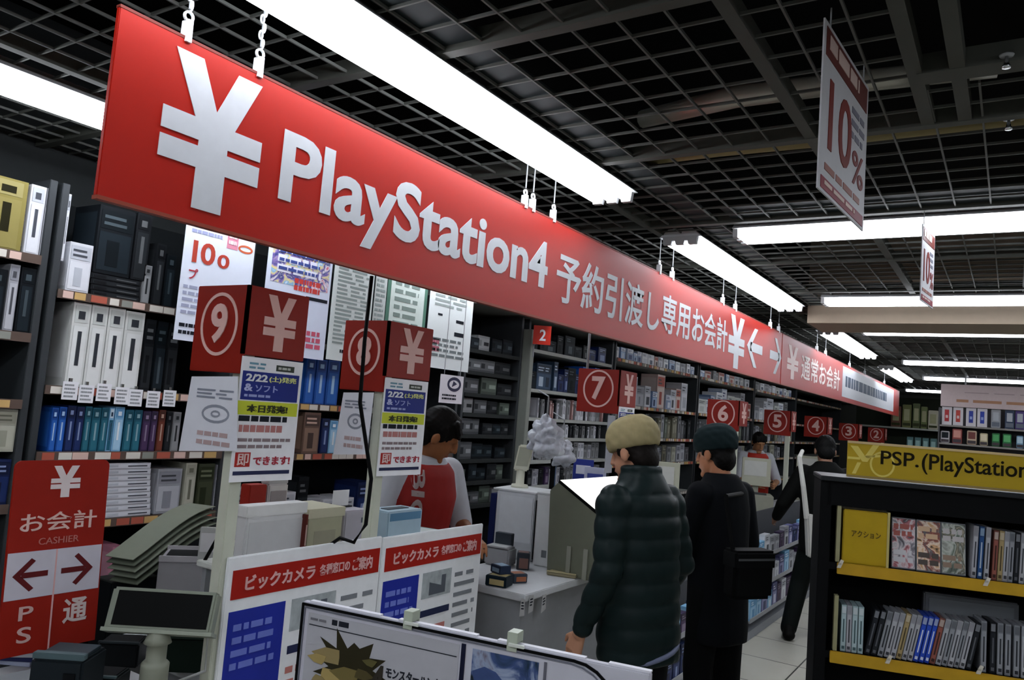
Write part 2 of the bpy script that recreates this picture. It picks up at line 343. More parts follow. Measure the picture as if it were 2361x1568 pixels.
# ================================================================ staff-side shelving along the left wall
WX = -3.30                                    # front plane of the shelving
fw_ = Fr((WX, 0, 0), (0, 1, 0), (0, 0, 1))
TAGS = [M('#d8d2c8', .6), M('#b05a48', .6), M('#c9a56a', .6), M('#8a8c84', .6), M('#d8b8ac', .6)]
BAYS = []
def bay(y0, y1, levels, top, label, body='#2b2e2e', up_='#33373a', depth=.42, strip=True):
    t = thing('shelving_unit', label, 'shelving', (WX - depth / 2, (y0 + y1) / 2, 0), 'shelving units of the staff side')
    BAYS.append((y0, y1, sorted(levels) + [top]))
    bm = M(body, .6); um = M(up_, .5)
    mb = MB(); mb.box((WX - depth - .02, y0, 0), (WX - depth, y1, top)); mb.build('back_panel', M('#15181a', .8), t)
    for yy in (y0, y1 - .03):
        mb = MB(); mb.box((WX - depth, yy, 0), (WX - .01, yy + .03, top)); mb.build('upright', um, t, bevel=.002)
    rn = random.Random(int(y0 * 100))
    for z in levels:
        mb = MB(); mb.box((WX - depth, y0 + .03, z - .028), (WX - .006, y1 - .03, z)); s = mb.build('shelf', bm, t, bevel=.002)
        if strip:
            mb = MB(); mb.box((WX - .006, y0 + .03, z - .034), (WX, y1 - .03, z + .003), 5); y = y0 + .05
            while y < y1 - .1:
                w = .04 + rn.random() * .03; mb.box((WX, y, z - .03), (WX + .002, y + w, z - .001), rn.choice([0, 0, 1, 2, 3, 4])); y += w + rn.random() * .03
            mb.build('price_strip', TAGS + [M('#5a4a42', .6)], s)
    return t
bay(.15, 1.60, (2.18, 1.865, 1.60, 1.19, .8, .4), 2.5, 'dark shelving unit at the left edge holding pale spines and dark boxes')
bay(1.62, 2.56, (2.06, 1.665, 1.395, 1.105, .7, .3), 2.5, 'dark shelving unit behind the sign numbered 9 holding white boxes and blue cases')
bay(2.58, 4.46, (2.0, 1.655, 1.38, .95, .5), 2.5, 'dark shelving unit behind the hanging posters')
bay(4.50, 5.26, (2.13, 1.97, 1.81, 1.665, 1.51, 1.33, 1.17, 1.0, .6), 2.45, 'narrow dark shelving unit of stacked black media boxes beside the grey post', strip=False)
bay(5.34, 6.94, (2.22, 1.895, 1.66, 1.50, 1.31, 1.10, .8), 2.45, 'shelving unit with pale shelves between the grey post and the sign numbered 7', body='#a7aaa4', strip=False)
bay(6.98, 9.40, (2.30, 1.845, 1.52, 1.25, .9), 2.46, 'pale shelving unit behind the sign numbered 7', body='#b4b6b0')
bay(9.44, 11.90, (2.30, 1.845, 1.52, 1.25, .9), 2.46, 'pale shelving unit behind the sign numbered 6', body='#b4b6b0')
bay(11.94, 14.60, (2.30, 1.845, 1.52, 1.25, .9), 2.46, 'pale shelving unit farthest down the staff side, behind the sign numbered 5', body='#b4b6b0')
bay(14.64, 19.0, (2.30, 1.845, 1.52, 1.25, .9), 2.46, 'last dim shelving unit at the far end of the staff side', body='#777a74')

def goods(name, label, cat, y0, y1, z0, z1, cols, group, depth=.2, X=WX - .02, style='box', seed=0, bars=True):
    """one boxed product, front face towards the aisle: body, printed panel, title band, ink; one mesh"""
    for ba, bb, lv in BAYS:
        if ba <= (y0 + y1) / 2 < bb + .03 and X < WX + .3:
            y0 = max(y0, ba + .032); y1 = min(y1, bb - .032); nx = [q for q in lv if q > z0 + .02]
            if nx: z1 = min(z1, nx[0] - .037)
    rn = random.Random(seed); mb = MB(); mb.box((X - depth, y0, z0), (X, y1, z1), 0)
    w, h = y1 - y0, z1 - z0; f = Fr((X, y0, z0), (0, 1, 0), (0, 0, 1)); b = min(.0025, w * .06, h * .06)
    e = .0012
    def pn(a0, b0, a1, b1, m, c=e): mb.fbox(f, a0 * w, b0 * h, a1 * w, b1 * h, 0, c, m)
    if style == 'box':
        pn(.06, .05, .94, .62, 1); pn(.06, .66, .94, .94, 2)
        if bars:
            for k in range(2): pn(.14, .72 + k * .1, .14 + .3 + rn.random() * .4, .77 + k * .1, 3, e * 2)
            pn(.2 + rn.random() * .2, .12, .55 + rn.random() * .3, .5, 3 if rn.random() < .5 else 2, e * 2)
    elif style == 'spine':
        pn(.12, .03, .88, .72, 1); pn(.12, .76, .88, .97, 2)
        if bars:
            pn(.38, .25, .62, .66, 3, e * 2); pn(.3, .8, .7, .9, 3, e * 2)
    elif style == 'stack':
        pn(.03, .15, .97, .85, 1); pn(.06, .3, .3, .7, 2, e * 2); pn(.5, .35, .92, .6, 3, e * 2)
    g = Fr((X, y0, z0), (1, 0, 0), (0, 0, 1))                      # the flank towards the viewer
    mb.fbox(g, -depth * .94, .1 * h, -depth * .08, .9 * h, 0, e, 1)
    o = mb.build(name, [M(c, .45) for c in cols], None, bevel=b)
    return tag(o, label, cat, group)
COLN = {}
def cn(hexc):
    """plain colour word for a hex colour"""
    r, g, b = [int(hexc[i:i + 2], 16) for i in (1, 3, 5)]; mx, mn = max(r, g, b), min(r, g, b)
    if mx - mn < 28: return 'black' if mx < 50 else 'dark grey' if mx < 100 else 'grey' if mx < 165 else 'white'
    if b == mx: return ('dark blue' if mx < 110 else 'light blue' if mn > 110 else 'blue') if g < b * .85 or r < g * .8 else 'teal'
    if g == mx: return 'olive green' if r > g * .8 else 'green'
    return 'yellow' if g > r * .8 else 'orange' if g > r * .5 else 'purple' if b > g * 1.2 and b > r * .6 else 'brown' if mx < 130 else 'red'
def lab(cols, noun, i, where):
    c = cn(cols[0]); return '%s %s, %s from left, %s' % (c, noun, nth(i), where)
def row(where, name, cat, z0, items, style, depth=.2, group=None, X=WX - .02, seed=0, noun=None):
    """items: (px left, px right, py top, colours); measured on the shelf's front plane"""
    for i, it in enumerate(items):
        px0, px1, pt, cols = it[:4]; st = it[4] if len(it) > 4 else style
        y0 = y_at(px0, z0 + .05, X); y1 = y_at(px1, z0 + .05, X); z1 = z_at(pt, y0, X)
        goods(name, lab(cols, noun or name.replace('_', ' '), i, where),
              cat, y0 + .001, y1 - .001, z0 + .001, z1, cols, group or (noun or name.replace('_', ' ')) + 's ' + where, depth, X, st, seed + i)
def auto_row(where, name, cat, z0, y0, y1, hr, wr, pal, style, seed, gap=.02, depth=.2, X=WX - .02, noun=None, skip=0.0):
    rn = random.Random(seed); y = y0; i = 0
    while True:
        w = rn.uniform(*wr)
        if y + w > y1: break
        h = rn.uniform(*hr); cols = rn.choice(pal)
        if rn.random() >= skip:
            goods(name, lab(cols, noun or name.replace('_', ' '), i, where), cat, y, y + w, z0 + .001, z0 + h, cols,
                  (noun or name.replace('_', ' ')) + 's ' + where, depth, X - rn.random() * .03, style, seed * 50 + i); i += 1
        y += w + rn.random() * gap + .002
W1 = ('#c8cad0', '#d6d8de', '#b4b8c0', '#40444c'); W2 = ('#d0d2ce', '#dcdedc', '#c0c4c0', '#30343a'); K1 = ('#14181c', '#1d252b', '#10161a', '#3a464c'); K2 = ('#1b1d20', '#26292c', '#15171a', '#55585a')
Y1 = ('#857a3e', '#8c8148', '#968c58', '#22200f'); S1 = ('#9a9ca2', '#b2b4ba', '#8a8c94', '#44464c'); BL1 = ('#1b4fa0', '#2a63b8', '#163c7c', '#a8c8e8'); BL2 = ('#7fb4d8', '#a4cbe4', '#5f94c0', '#e6eef4')
TE = ('#1d5a6e', '#2a6a7c', '#174858', '#88aab4'); PU = ('#3a2c4c', '#4a3458', '#2c2238', '#8a7c94'); BR = ('#5a2e22', '#6e382a', '#46241c', '#b89888'); NV = ('#14224c', '#1c2e60', '#101a3a', '#8090b8'); CR = ('#a8a898', '#b4b4a4', '#989888', '#6a6a5c')
PK = ('#d08aa0', '#dca0b2', '#b87088', '#4a2a34'); GY = ('#7c7e80', '#8c8e90', '#6c6e70', '#2c2e30')
# bay at the left edge
row('top left shelf', 'product_box', 'box', 2.18, [(-40, 50, 352, Y1), (56, 92, 405, W1), (97, 118, 412, S1), (121, 150, 360, W1)], 'spine', .24)
row('shelf under the pale spines at left edge', 'product_box', 'box', 1.865, [(-40, 5, 615, K1), (8, 32, 608, S1), (35, 78, 615, K1), (80, 106, 620, K2)], 'spine', .24)
row('shelf beside the red cashier sign', 'product_box', 'box', 1.19, [(-30, 24, 1060, NV)], 'box', .24)
# second bay
row('on the shelf above the four white boxes', 'product_box', 'box', 2.06, [(152, 206, 556, W1)], 'box', .14)
row('upper shelf behind the red banner', 'product_box', 'box', 2.16 , [(216, 300, 470, K1, 'box'), (303, 338, 480, K2, 'spine')], 'box', .2)
for k in range(4):
    z = 2.062 + k * .0245; goods('flat_case', 'dark flat case above the four white boxes, %s from the bottom of its stack' % nth(k), 'case', y_at(209, z, WX - .02), y_at(322, z, WX - .02), z, z + .0225, K2, 'flat dark cases stacked on the shelf', .2, WX - .02, 'stack', k)
row('shelf left of the hanging price poster', 'product_box', 'box', 2.06, [(326, 345, 610, GY, 'spine'), (350, 372, 560, K2, 'spine'), (375, 398, 585, K1, 'spine')], 'spine', .2)
row('above the hanging price tags', 'software_box', 'box', 1.665, [(150, 192, 695, W2), (193, 232, 700, W2), (233, 272, 707, W2), (273, 318, 716, W2)], 'spine', .22, noun='white software box')
row('right of the four white software boxes', 'blister_pack', 'pack', 1.665, [(322, 346, 735, K2), (350, 374, 740, K1), (378, 402, 745, K2)], 'box', .06)
for i, (px, py) in enumerate([(160, 880), (198, 888), (238, 885), (280, 893), (312, 898), (353, 902), (390, 900)]):
    y = y_at(px, 1.63, WX + .012); z = z_at(py, y, WX + .012); t = thing('price_tag', 'white price tag hanging under the white boxes, %s from the left' % nth(i), 'price tag', (WX + .012, y, z - .075), 'hanging white price tags')
    mb = MB(); mb.box((WX + .011, y - .032, z - .075), (WX + .0125, y + .032, z)); mb.build('card', PAPER, t)
    scribble(Fr((WX + .0125, y - .032, z - .075), (0, 1, 0), (0, 0, 1)), .008, .006, .056, .068, 4, GREY, t, seed=i, off=.0006)
    mb = MB(); mb.box((WX + .002, y - .006, z - .004), (WX + .0112, y + .006, z + .014)); mb.build('hook', CHROME, t)
row('on the shelf of blue cases', 'storage_box', 'box', 1.395, [(-20, 108, 915, CR)], 'box', .2)
row('below the hanging white price tags', 'game_case', 'case', 1.395, [(112, 128, 940, BL1), (129, 147, 938, BL1), (148, 168, 935, NV), (169, 188, 938, NV), (189, 205, 937, TE), (206, 226, 940, TE), (227, 244, 940, TE), (245, 257, 940, ('#7fb4d8', '#1d5a6e', '#c8dae4', '#10243c')), (258, 280, 938, BL2), (283, 302, 945, TE), (303, 322, 945, TE),
     (324, 342, 948, PU), (343, 358, 948, PU), (360, 376, 945, BR), (378, 392, 950, K2), (394, 412, 950, GY)], 'spine', .14)
for k in range(9):
    z = 1.107 + k * .0265; goods('white_carton', 'flat white carton in the tall stack beside the cashier sign, %s from the bottom' % nth(k), 'carton', y_at(238, z, WX - .02), y_at(346 if k < 7 else 347, z, WX - .02), z, z + .025, W1, 'flat white cartons in a stack', .22, WX - .02, 'stack', k)
row('right of the stack of white cartons', 'product_box', 'box', 1.107, [(356, 413, 1082, S1, 'box'), (420, 446, 1068, CR, 'spine'), (450, 488, 1070, ('#343a28', '#3e4430', '#2a3020', '#6a7058'), 'box'), (492, 520, 1072, S1, 'spine')], 'box', .2)
row('low shelf beside the fanned plastic sheets', 'pink_box', 'box', .70, [(246, 274, 1262, PK), (277, 302, 1275, PK)], 'box', .2)
# bay behind the posters
row('behind the sign numbered 9 above the brown cases', 'tall_box', 'box', 1.655, [(700, 722, 825, BL1), (724, 748, 828, BL1), (750, 778, 830, ('#1b4f9c', '#2a63b0', '#123a78', '#9cc0e0'))], 'spine', .2)
row('between the signs numbered 9 and 8', 'game_case', 'case', 1.38, [(696, 734, 950, ('#6a5448', '#8a7060', '#4a3a34', '#c8a898'), 'box'), (738, 756, 965, NV), (757, 775, 970, BL2), (777, 792, 968, GY), (840, 856, 975, K2), (858, 872, 978, GY), (874, 884, 975, K1)], 'spine', .16)
auto_row('low shelf behind the red-vested clerk', 'product_box', 'box', .95, 2.65, 4.3, (.16, .3), (.07, .16), [GY, W1, S1, K2, NV], 'box', 21, .03)
# narrow bay of black media boxes
for lv, (z, n) in enumerate([(2.13, 4), (1.97, 3), (1.81, 3), (1.665, 4), (1.51, 5), (1.33, 4), (1.17, 5), (1.0, 4)]):
    auto_row('%s shelf down in narrow black unit' % nth(lv), 'media_box', 'box', z, 4.54, 5.22, (.08, .125), (.66 / n - .03, .66 / n), [K2, GY, ('#3c3f42', '#54575a', '#2c2e31', '#8c8f92'), K1, ('#3c443e', '#4c564e', '#2c322e', '#7c887e')], 'stack', 31 + lv, .012, .25)
# bay between post and sign 7
auto_row('top pale shelf right of grey post', 'product_box', 'box', 2.22, 5.4, 6.85, (.1, .19), (.08, .2), [K1, NV, K2], 'box', 41)
auto_row('pale shelf level with sign 7', 'product_box', 'box', 1.895, 5.4, 6.85, (.14, .28), (.07, .16), [NV, BL1, K1, ('#2a3c50', '#3a5068', '#1c2a3a', '#a8b8c8')], 'box', 42)
auto_row('second pale shelf right of grey post', 'media_case', 'case', 1.66, 5.6, 6.85, (.13, .18), (.022, .04), [W1, S1, ('#8a6a68', '#b08a84', '#6a4c4a', '#e0d0cc'), GY, K2], 'spine', 43, .004)
auto_row('third pale shelf right of grey post', 'media_case', 'case', 1.50, 6.1, 6.85, (.10, .13), (.03, .06), [W1, GY, K2], 'spine', 44, .006)
auto_row('fourth pale shelf right of grey post', 'media_case', 'case', 1.31, 5.5, 6.85, (.12, .16), (.04, .08), [GY, K2, S1, W1], 'box', 45, .01)
auto_row('fifth pale shelf right of grey post', 'media_case', 'case', 1.10, 5.5, 6.85, (.12, .16), (.04, .08), [GY, K2, S1, PU], 'box', 46, .01)
# long pale bays
W3 = ('#e6e8ec', '#eceef2', '#d8dce4', '#5a6478')
MIX = [W3, W3, W1, W2, S1, ('#b0b8c8', '#8898b8', '#d8dce4', '#2c3c6c'), ('#c8b0a8', '#d8c8c0', '#a84838', '#3a2c2c'), GY, ('#6c84a8', '#a8bcd8', '#e0e4ec', '#283c64')]
DIM = [GY, K2, ('#6a6858', '#7c7a68', '#4c4a3e', '#a8a694'), S1, ('#4a4c50', '#64666a', '#34363a', '#8c8e92'), ('#50584e', '#687064', '#3a4038', '#98a094'), CR]
for b, (ya, yb, nm) in enumerate([(7.03, 9.34, 'right of sign seven'), (9.5, 11.84, 'behind sign six'), (12.0, 14.5, 'behind sign five')]):
    far = 1 + b * .35
    auto_row('top pale shelf ' + nm, 'product_box', 'box', 2.30, ya, yb, (.09, .145), (.09 * far, .18 * far), MIX, 'box', 51 + b, .03)
    auto_row('second pale shelf ' + nm, 'product_box', 'box', 1.845, ya, yb, (.14, .38), (.11 * far, .24 * far), MIX, 'box', 61 + b, .03)
    auto_row('third pale shelf ' + nm, 'media_case', 'case', 1.52, ya, yb, (.18, .28), (.07 * far, .12 * far), DIM, 'spine', 71 + b, .01)
    auto_row('fourth pale shelf ' + nm, 'media_case', 'case', 1.25, ya, yb, (.16, .22), (.09 * far, .15 * far), DIM, 'box', 81 + b, .02)
# grey post with the small red number board
t = thing('shelf_post', 'pale grey post right of the clerk, carrying a small red number board', 'post', (WX + .02, 5.30, 0))
mb = MB(); mb.box((WX - .02, 5.272, 0), (WX + .06, 5.328, 2.36)); mb.build('post', M('#7f837c', .5), t, bevel=.003)
fp = Fr((WX + .07, 5.24, 2.24), (.85, .5, 0), (0, 0, 1))
mb = MB(); mb.fbox(fp, .02, 0, .16, .15, 0, .004); b_ = mb.build('number_board', RED, t); b_['label'] = 'small red board numbered 2'
text('2', fp, .07, .03, .12, .12, WHITE, b_, .02, .002, base=.004)
mb = MB(); mb.tube([(WX + .06, 5.31, 2.14), (WX + .06, 5.31, 2.24)], .008, 8); mb.tube([(WX + .06, 5.31, 2.24), fp.p(.09, .05, -.002)], .008, 8); mb.build('bracket', GREY, t)

# ---------------------------------------------------------------- posters hung in front of the shelving
def poster(name, label, px0, px1, pt, pb, X, col='#e4e6ee', cat='poster', prints=()):
    y0 = y_at(px0, 2.2, X); y1 = y_at(px1, 2.2, X); z0 = z_at(pb, y0, X); z1 = z_at(pt, y0, X) if pt > 0 else pt * -1
    t = thing(name, label, cat, (X, (y0 + y1) / 2, z0)); f = Fr((X, y0, z0), (0, 1, 0), (0, 0, 1)); w, h = y1 - y0, z1 - z0
    mb = MB(); mb.fbox(f, 0, 0, w, h, -.003, 0); mb.build('sheet', M(col, .6, noise=.03), t)
    mb = MB()
    for a in (.15, .85): mb.box((X - .004, y0 + w * a - .002, z1), (X - .001, y0 + w * a + .002, 2.74))
    mb.build('hanging_cord', GREY, t)
    return t, f, w, h
PX_ = WX + .18
t, f, w, h = poster('price_poster', 'white hanging poster with a large orange 10 and pink prints, above sign 9', 417, 578, -2.62, 782, PX_, '#dfe6f4')
text('1', f, .12 * w, .50 * h, .18 * w, .64 * h, M('#b84030', .6), t, .02); text('0', f, .23 * w, .50 * h, .43 * w, .64 * h, M('#b84030', .6), t, .02); text('0', f, .47 * w, .50 * h, .64 * w, .59 * h, M('#b84030', .6), t, .02)
scribble(f, .08 * w, .68 * h, .55 * w, .86 * h, 5, M('#9aa0c4', .6), t, seed=3, fill=.6)
mb = MB(); mb.fbox(f, .58 * w, .64 * h, .74 * w, .97 * h, 0, .001); mb.build('pink_band', M('#d88aa0', .6), t)
scribble(f, .60 * w, .66 * h, .72 * w, .95 * h, 7, M('#f0dce4', .6), t, seed=5, base=.001, fill=.6, word=.3)
mb = MB(); mb.ring(f, .86 * w, .66 * h, .11 * w, .028 * h, .01, 0, .001, seg=24); mb.build('oval_mark', M('#c8603c', .6), t)
text('プ', f, .10 * w, .39 * h, .22 * w, .46 * h, M('#b03a48', .6), t, .02)
scribble(f, .05 * w, .16 * h, .9 * w, .36 * h, 5, M('#a0a6c0', .6), t, seed=7); scribble(f, .05 * w, .03 * h, .5 * w, .12 * h, 2, INK, t, seed=8)
t, f, w, h = poster('release_poster', 'colourful hanging game poster on white, right of the price poster', 610, 758, -2.62, 812, PX_, '#d8e0f2')
mb = MB(); mb.fbox(f, .06 * w, .50 * h, .96 * w, .97 * h, 0, .001); mb.build('picture', M_cover(['#e4ecf4', '#7cb4dc', '#e8d890', '#8c78b8', '#2c3c7c', '#e4dce8', '#c86c80'], 11, 3), t)
scribble(f, .14 * w, .56 * h, .92 * w, .84 * h, 4, M('#dfe0f0', .6), t, seed=9, base=.001, fill=.75, word=.2, name='title')
scribble(f, .16 * w, .58 * h, .9 * w, .82 * h, 4, M('#3a4a8c', .6), t, seed=10, base=.0026, fill=.35, word=.12)
scribble(f, .42 * w, .46 * h, .9 * w, .56 * h, 2, M('#c84038', .6), t, seed=12, fill=.7)
mb = MB(); mb.fbox(f, .62 * w, .42 * h, .97 * w, .445 * h, 0, .001); mb.build('dark_band', INK, t)
scribble(f, .1 * w, .06 * h, .95 * w, .2 * h, 3, M('#c85870', .6), t, seed=13, fill=.7)
t, f, w, h = poster('notice_sheet', 'plain hanging notice sheet of fine grey text, left of the black cable', 764, 856, -2.62, 828, PX_, '#d2dad8', 'notice')
scribble(f, .1 * w, .12 * h, .94 * w, .95 * h, 26, M('#8c9896', .7), t, seed=14, fill=.5, word=.5); scribble(f, .3 * w, .05 * h, .9 * w, .1 * h, 1, INK, t, seed=15)
t, f, w, h = poster('notice_sheet', 'narrow hanging notice sheet just right of the black cable', 860, 886, -2.62, 800, PX_, '#c2c8c6', 'notice')
scribble(f, .1 * w, .1 * h, .94 * w, .95 * h, 18, M('#8c9896', .7), t, seed=16, fill=.5, word=.5)
t, f, w, h = poster('framed_notice', 'hanging notice with a green patterned border above the sign numbered 8', 888, 980, -2.62, 800, PX_, '#4e7a68', 'notice')
mb = MB(); mb.fbox(f, .08 * w, .07 * h, .92 * w, .93 * h, 0, .001); mb.build('white_field', M('#ccd8d2', .7), t)
scribble(f, .18 * w, .14 * h, .9 * w, .86 * h, 9, M('#7c8c86', .7), t, seed=17, base=.001, word=.4)
t, f, w, h = poster('notice_sheet', 'long white hanging notice with black marks, right of the green bordered one', 986, 1086, -2.62, 845, PX_, '#e0e6e6', 'notice')
scribble(f, .12 * w, .58 * h, .9 * w, .8 * h, 5, M('#98a2a0', .7), t, seed=18, word=.4)
for k, (a, b, c, d) in enumerate([(.62, .46, .8, .49), (.6, .33, .82, .37), (.2, .5, .3, .52)]):
    mb = MB(); mb.fbox(f, a * w, b * h, c * w, d * h, 0, .001); mb.build('black_mark', INK, t)
scribble(f, .12 * w, .1 * h, .9 * w, .3 * h, 4, M('#70787a', .7), t, seed=19, word=.2); scribble(f, .05 * w, .14 * h, .35 * w, .28 * h, 2, M('#b06070', .7), t, seed=20, fill=.7)
t, f, w, h = poster('small_tag', 'small curled white tag with a dark round emblem hanging below the long notice', 1026, 1078, 862, 928, PX_ + .02, '#d8d4da', 'tag')
mb = MB(); mb.ring(f, .6 * w, .68 * h, .3 * w, .26 * h, .02, 0, .001, seg=20); mb.prism(f, [(.5 * w, .58 * h), (.72 * w, .7 * h), (.56 * w, .8 * h)], 0, .001); mb.build('round_emblem', M('#34344a', .7), t)
scribble(f, .12 * w, .1 * h, .9 * w, .34 * h, 2, INK, t, seed=22)
# ================================================================ counters
CX = -1.92; CT = .85
PAN = M('#8f9194', .5); TOP = M('#c6c8ca', .35)
def counter(label, y0, y1, top=TOP, pan=PAN, CX=CX):
    t = thing('checkout_counter', label, 'counter', (CX - .3, (y0 + y1) / 2, 0), 'checkout counters')
    mb = MB(); mb.box((CX - .56, y0, CT - .035), (CX - .005, y1, CT)); mb.build('worktop', top, t, bevel=.004)
    mb = MB(); mb.box((CX - .06, y0 + .03, .06), (CX - .04, y1 - .02, CT - .035)); mb.build('front_panel', pan, t)
    for yy in (y0 + .03, y1 - .04):
        mb = MB(); mb.box((CX - .54, yy, .06), (CX - .06, yy + .02, CT - .035)); mb.build('end_panel', pan, t)
    mb = MB(); mb.box((CX - .52, y0 + .06, 0), (CX - .08, y1 - .06, .06)); mb.build('plinth', M('#4a2420', .6), t)
    return t
ca = counter('white checkout counter behind the two poster boards, carrying the signs numbered 9 and 8', 1.58, 2.72, CX=CX - .07)
mb = MB(); mb.box((CX - .37, 1.70, 1.115), (CX - .065, 2.71, 1.135)); mb.build('upper_ledge', M('#c8cac4', .4), ca, bevel=.003)
mb = MB(); mb.box((CX - .36, 1.72, CT), (CX - .34, 2.70, 1.115)); mb.build('ledge_support', PAN, ca)
counter('grey checkout counter before the man in the quilted jacket', 3.25, 5.05)
counter('checkout counter behind the person with the black shoulder bag', 5.10, 7.4)
counter('checkout counter the bending person leans on', 7.45, 9.8)
counter('farthest checkout counter down the aisle', 9.85, 15.6)
counter('low desk at the left corner under the customer display', .35, 1.46, M('#b4b4b6', .4), M('#5a5c5e', .5))

# the two boards with window notices
def board(label, y0, y1, zt, seed):
    t = thing('notice_board', label, 'notice board', (CX, (y0 + y1) / 2, 0)); w, h = y1 - y0, zt
    f = Fr((CX, y0, 0), (0, 1, 0), (0, 0, 1))
    mb = MB(); mb.fbox(f, 0, 0, w, h, -.012, 0); mb.build('board', M('#e6e8ea', .45), t, bevel=.003)
    mb = MB(); mb.fbox(f, .03 * w, h - .125, .985 * w, h - .04, 0, .002); s = mb.build('title_strip', M('#a01a10', .45), t)
    text('ビックカメラ', f, .1 * w, h - .106, .52 * w, h - .06, PINK, s, .03, base=.002); text('各種窓口の', f, .55 * w, h - .1, .76 * w, h - .064, PINK, s, .02, base=.002); text('ご案内', f, .78 * w, h - .106, .93 * w, h - .06, PINK, s, .03, base=.002)
    mb = MB(); mb.fbox(f, .03 * w, h - .5, .35 * w, h - .16, 0, .0015); p = mb.build('blue_notice', M('#1d2c96', .5, noise=.15, scale=8), t)
    scribble(f, .06 * w, h - .34, .31 * w, h - .19, 4, M('#6a78c8', .6), p, seed=seed, base=.0015, word=.25)
    mb = MB(); mb.fbox(f, .05 * w, h - .49, .33 * w, h - .43, .0015, .0022); mb.build('pale_foot', M('#a4b4d4', .6), p)
    mb = MB(); mb.prism(f, [(.07 * w + .03 * math.cos(k) + .02, h - .43 + .026 * math.sin(k)) for k in [2 * math.pi * j / 9 for j in range(9)]], .002, .003); mb.build('green_mark', M('#4e8c3a', .6), p)
    for k in range(2):
        mb = MB(); c = .10 * w + .075 + k * .03; mb.prism(f, [(c - .012, h - .45), (c + .012, h - .45), (c + .012, h - .42), (c - .012, h - .42)], .002, .0035); mb.build('pale_mark', M('#c4ccdc', .6), p)
    mb = MB(); mb.fbox(f, .39 * w, h - .26, .68 * w, h - .16, 0, .0015); p = mb.build('photo', M('#9fa6a8', .5, noise=.6, scale=22), t)
    mb = MB(); mb.prism(f, [(.46 * w, h - .25), (.62 * w, h - .25), (.62 * w, h - .18), (.58 * w, h - .18), (.58 * w, h - .22), (.46 * w, h - .2)], .0015, .003); mb.build('photo_detail', M('#50565e', .6), p)
    mb = MB(); mb.fbox(f, .39 * w, h - .33, .68 * w, h - .305, 0, .002); mb.build('dark_band', M('#1c2446', .6), t)
    scribble(f, .39 * w, h - .56, .68 * w, h - .36, 5, M('#b8746c', .6), t, seed=seed + 1, word=.3)
    scribble(f, .72 * w, h - .62, .96 * w, h - .17, 11, M('#7a7e84', .6), t, seed=seed + 2, word=.8, fill=.4)
    return t
board('white notice board with a red title strip, between the posts of signs 9 and 8', 1.535, 2.20, 1.222, 30)
board('white notice board with a red title strip, right of the post of sign 8', 2.205, 2.845, 1.216, 40)

# ================================================================ numbered lane signs
CUR = M('#8a1c0f', .5); PNK = M('#dcb4ac', .5)
def lane_sign(num, yc, ye, xl, zt, zl, zr, post_to, label, post=True):
    """two red boards meeting at a corner on a white post: number towards the viewer, yen sign towards the aisle"""
    t = thing('lane_sign', label, 'sign', (CX - .03, yc + .04, post_to), 'numbered checkout signs')
    xr = CX + .004
    if post:
        mb = MB(); mb.box((CX - .056, yc + .02, post_to), (CX - .014, yc + .062, zt - .01)); mb.build('post', M('#c3c6b6', .5), t, bevel=.002)
    f = Fr((xl, yc, zl), (1, 0, 0), (0, 0, 1)); w, h = xr - xl, zt - zl
    mb = MB(); mb.fbox(f, 0, 0, w, h, -.012, 0); a = mb.build('number_board', CUR, t, bevel=.002)
    mb = MB(); mb.ring(f, w * .5, h * .55, w * .36, w * .40, .010, 0, .002); mb.build('number_ring', PNK, a)
    text(str(num), f, w * .34, h * .55 - w * .24, w * .66, h * .55 + w * .26, PNK, a, .03, .003, name='number')
    g = Fr((xr, yc, zr), (0, 1, 0), (0, 0, 1)); w2, h2 = ye - yc, zt - zr
    mb = MB(); mb.fbox(g, 0, 0, w2, h2, -.012, 0); b = mb.build('yen_board', CUR, t, bevel=.002)
    mb = MB(); yen(mb, g, w2 * .28, h2 * .10, w2 * .80, h2 * .92, .0001, .002); mb.build('yen_sign', PNK, b)
    return t, f, g
X9 = ony(447, 760, 1.50).x; X8 = ony(791, 800, 2.125).x
z9t = z_at(656, 1.50, CX)
lane_sign(9, 1.50, 1.738, X9, z9t, z_at(861, 1.5, CX), z_at(817, 1.5, CX), 0, 'red lane sign numbered 9 on a tall white post')
lane_sign(8, 2.125, 2.385, X8, z_at(739, 2.125, CX), z_at(904, 2.125, CX), z_at(868, 2.125, CX), 0, 'red lane sign numbered 8 on a white post, black cable passing before it')
for num, pc, pe, pl, pt, pb, pr in ((7, 1428, 1466, 1337, 853, 957, 934), (6, 1705, 1724, 1647, 924, 998, 980), (5, 1824, 1836, 1772, 948, 1010, 998), (4, 1908, 1920, 1866, 962, 1018, 1006), (3, 1980, 1990, 1942, 978, 1022, 1012), (2, 2040, 2048, 2004, 988, 1022, 1014)):
    y = y_at(pc, 1.9, CX); ye = min(y_at(pe, 1.9, CX), y + .3); zt = z_at(pt, y, CX); xl = CX - .27
    lane_sign(num, y, ye, xl, zt, zt - .255, zt - .21, CT, 'red lane sign numbered %d, %s' % (num, {7: 'above and left of the man in the beige cap', 6: 'over the person with the black bag', 5: 'right of the sign numbered 6', 4: 'over the bending person', 3: 'dim, left of the last one', 2: 'dim, smallest and farthest'}[num]), post=num != 7)
y7 = y_at(1428, 1.9, CX)
mb = MB(); mb.tube([(CX - .24, y7 + .05, z_at(853, y7, CX)), (CX - .24, y7 + .05, 2.74)], .008, 8)
tag(mb.build('hanging_rod', GREY), 'thin grey rod rising from the sign numbered 7 behind the red banner', 'rod')

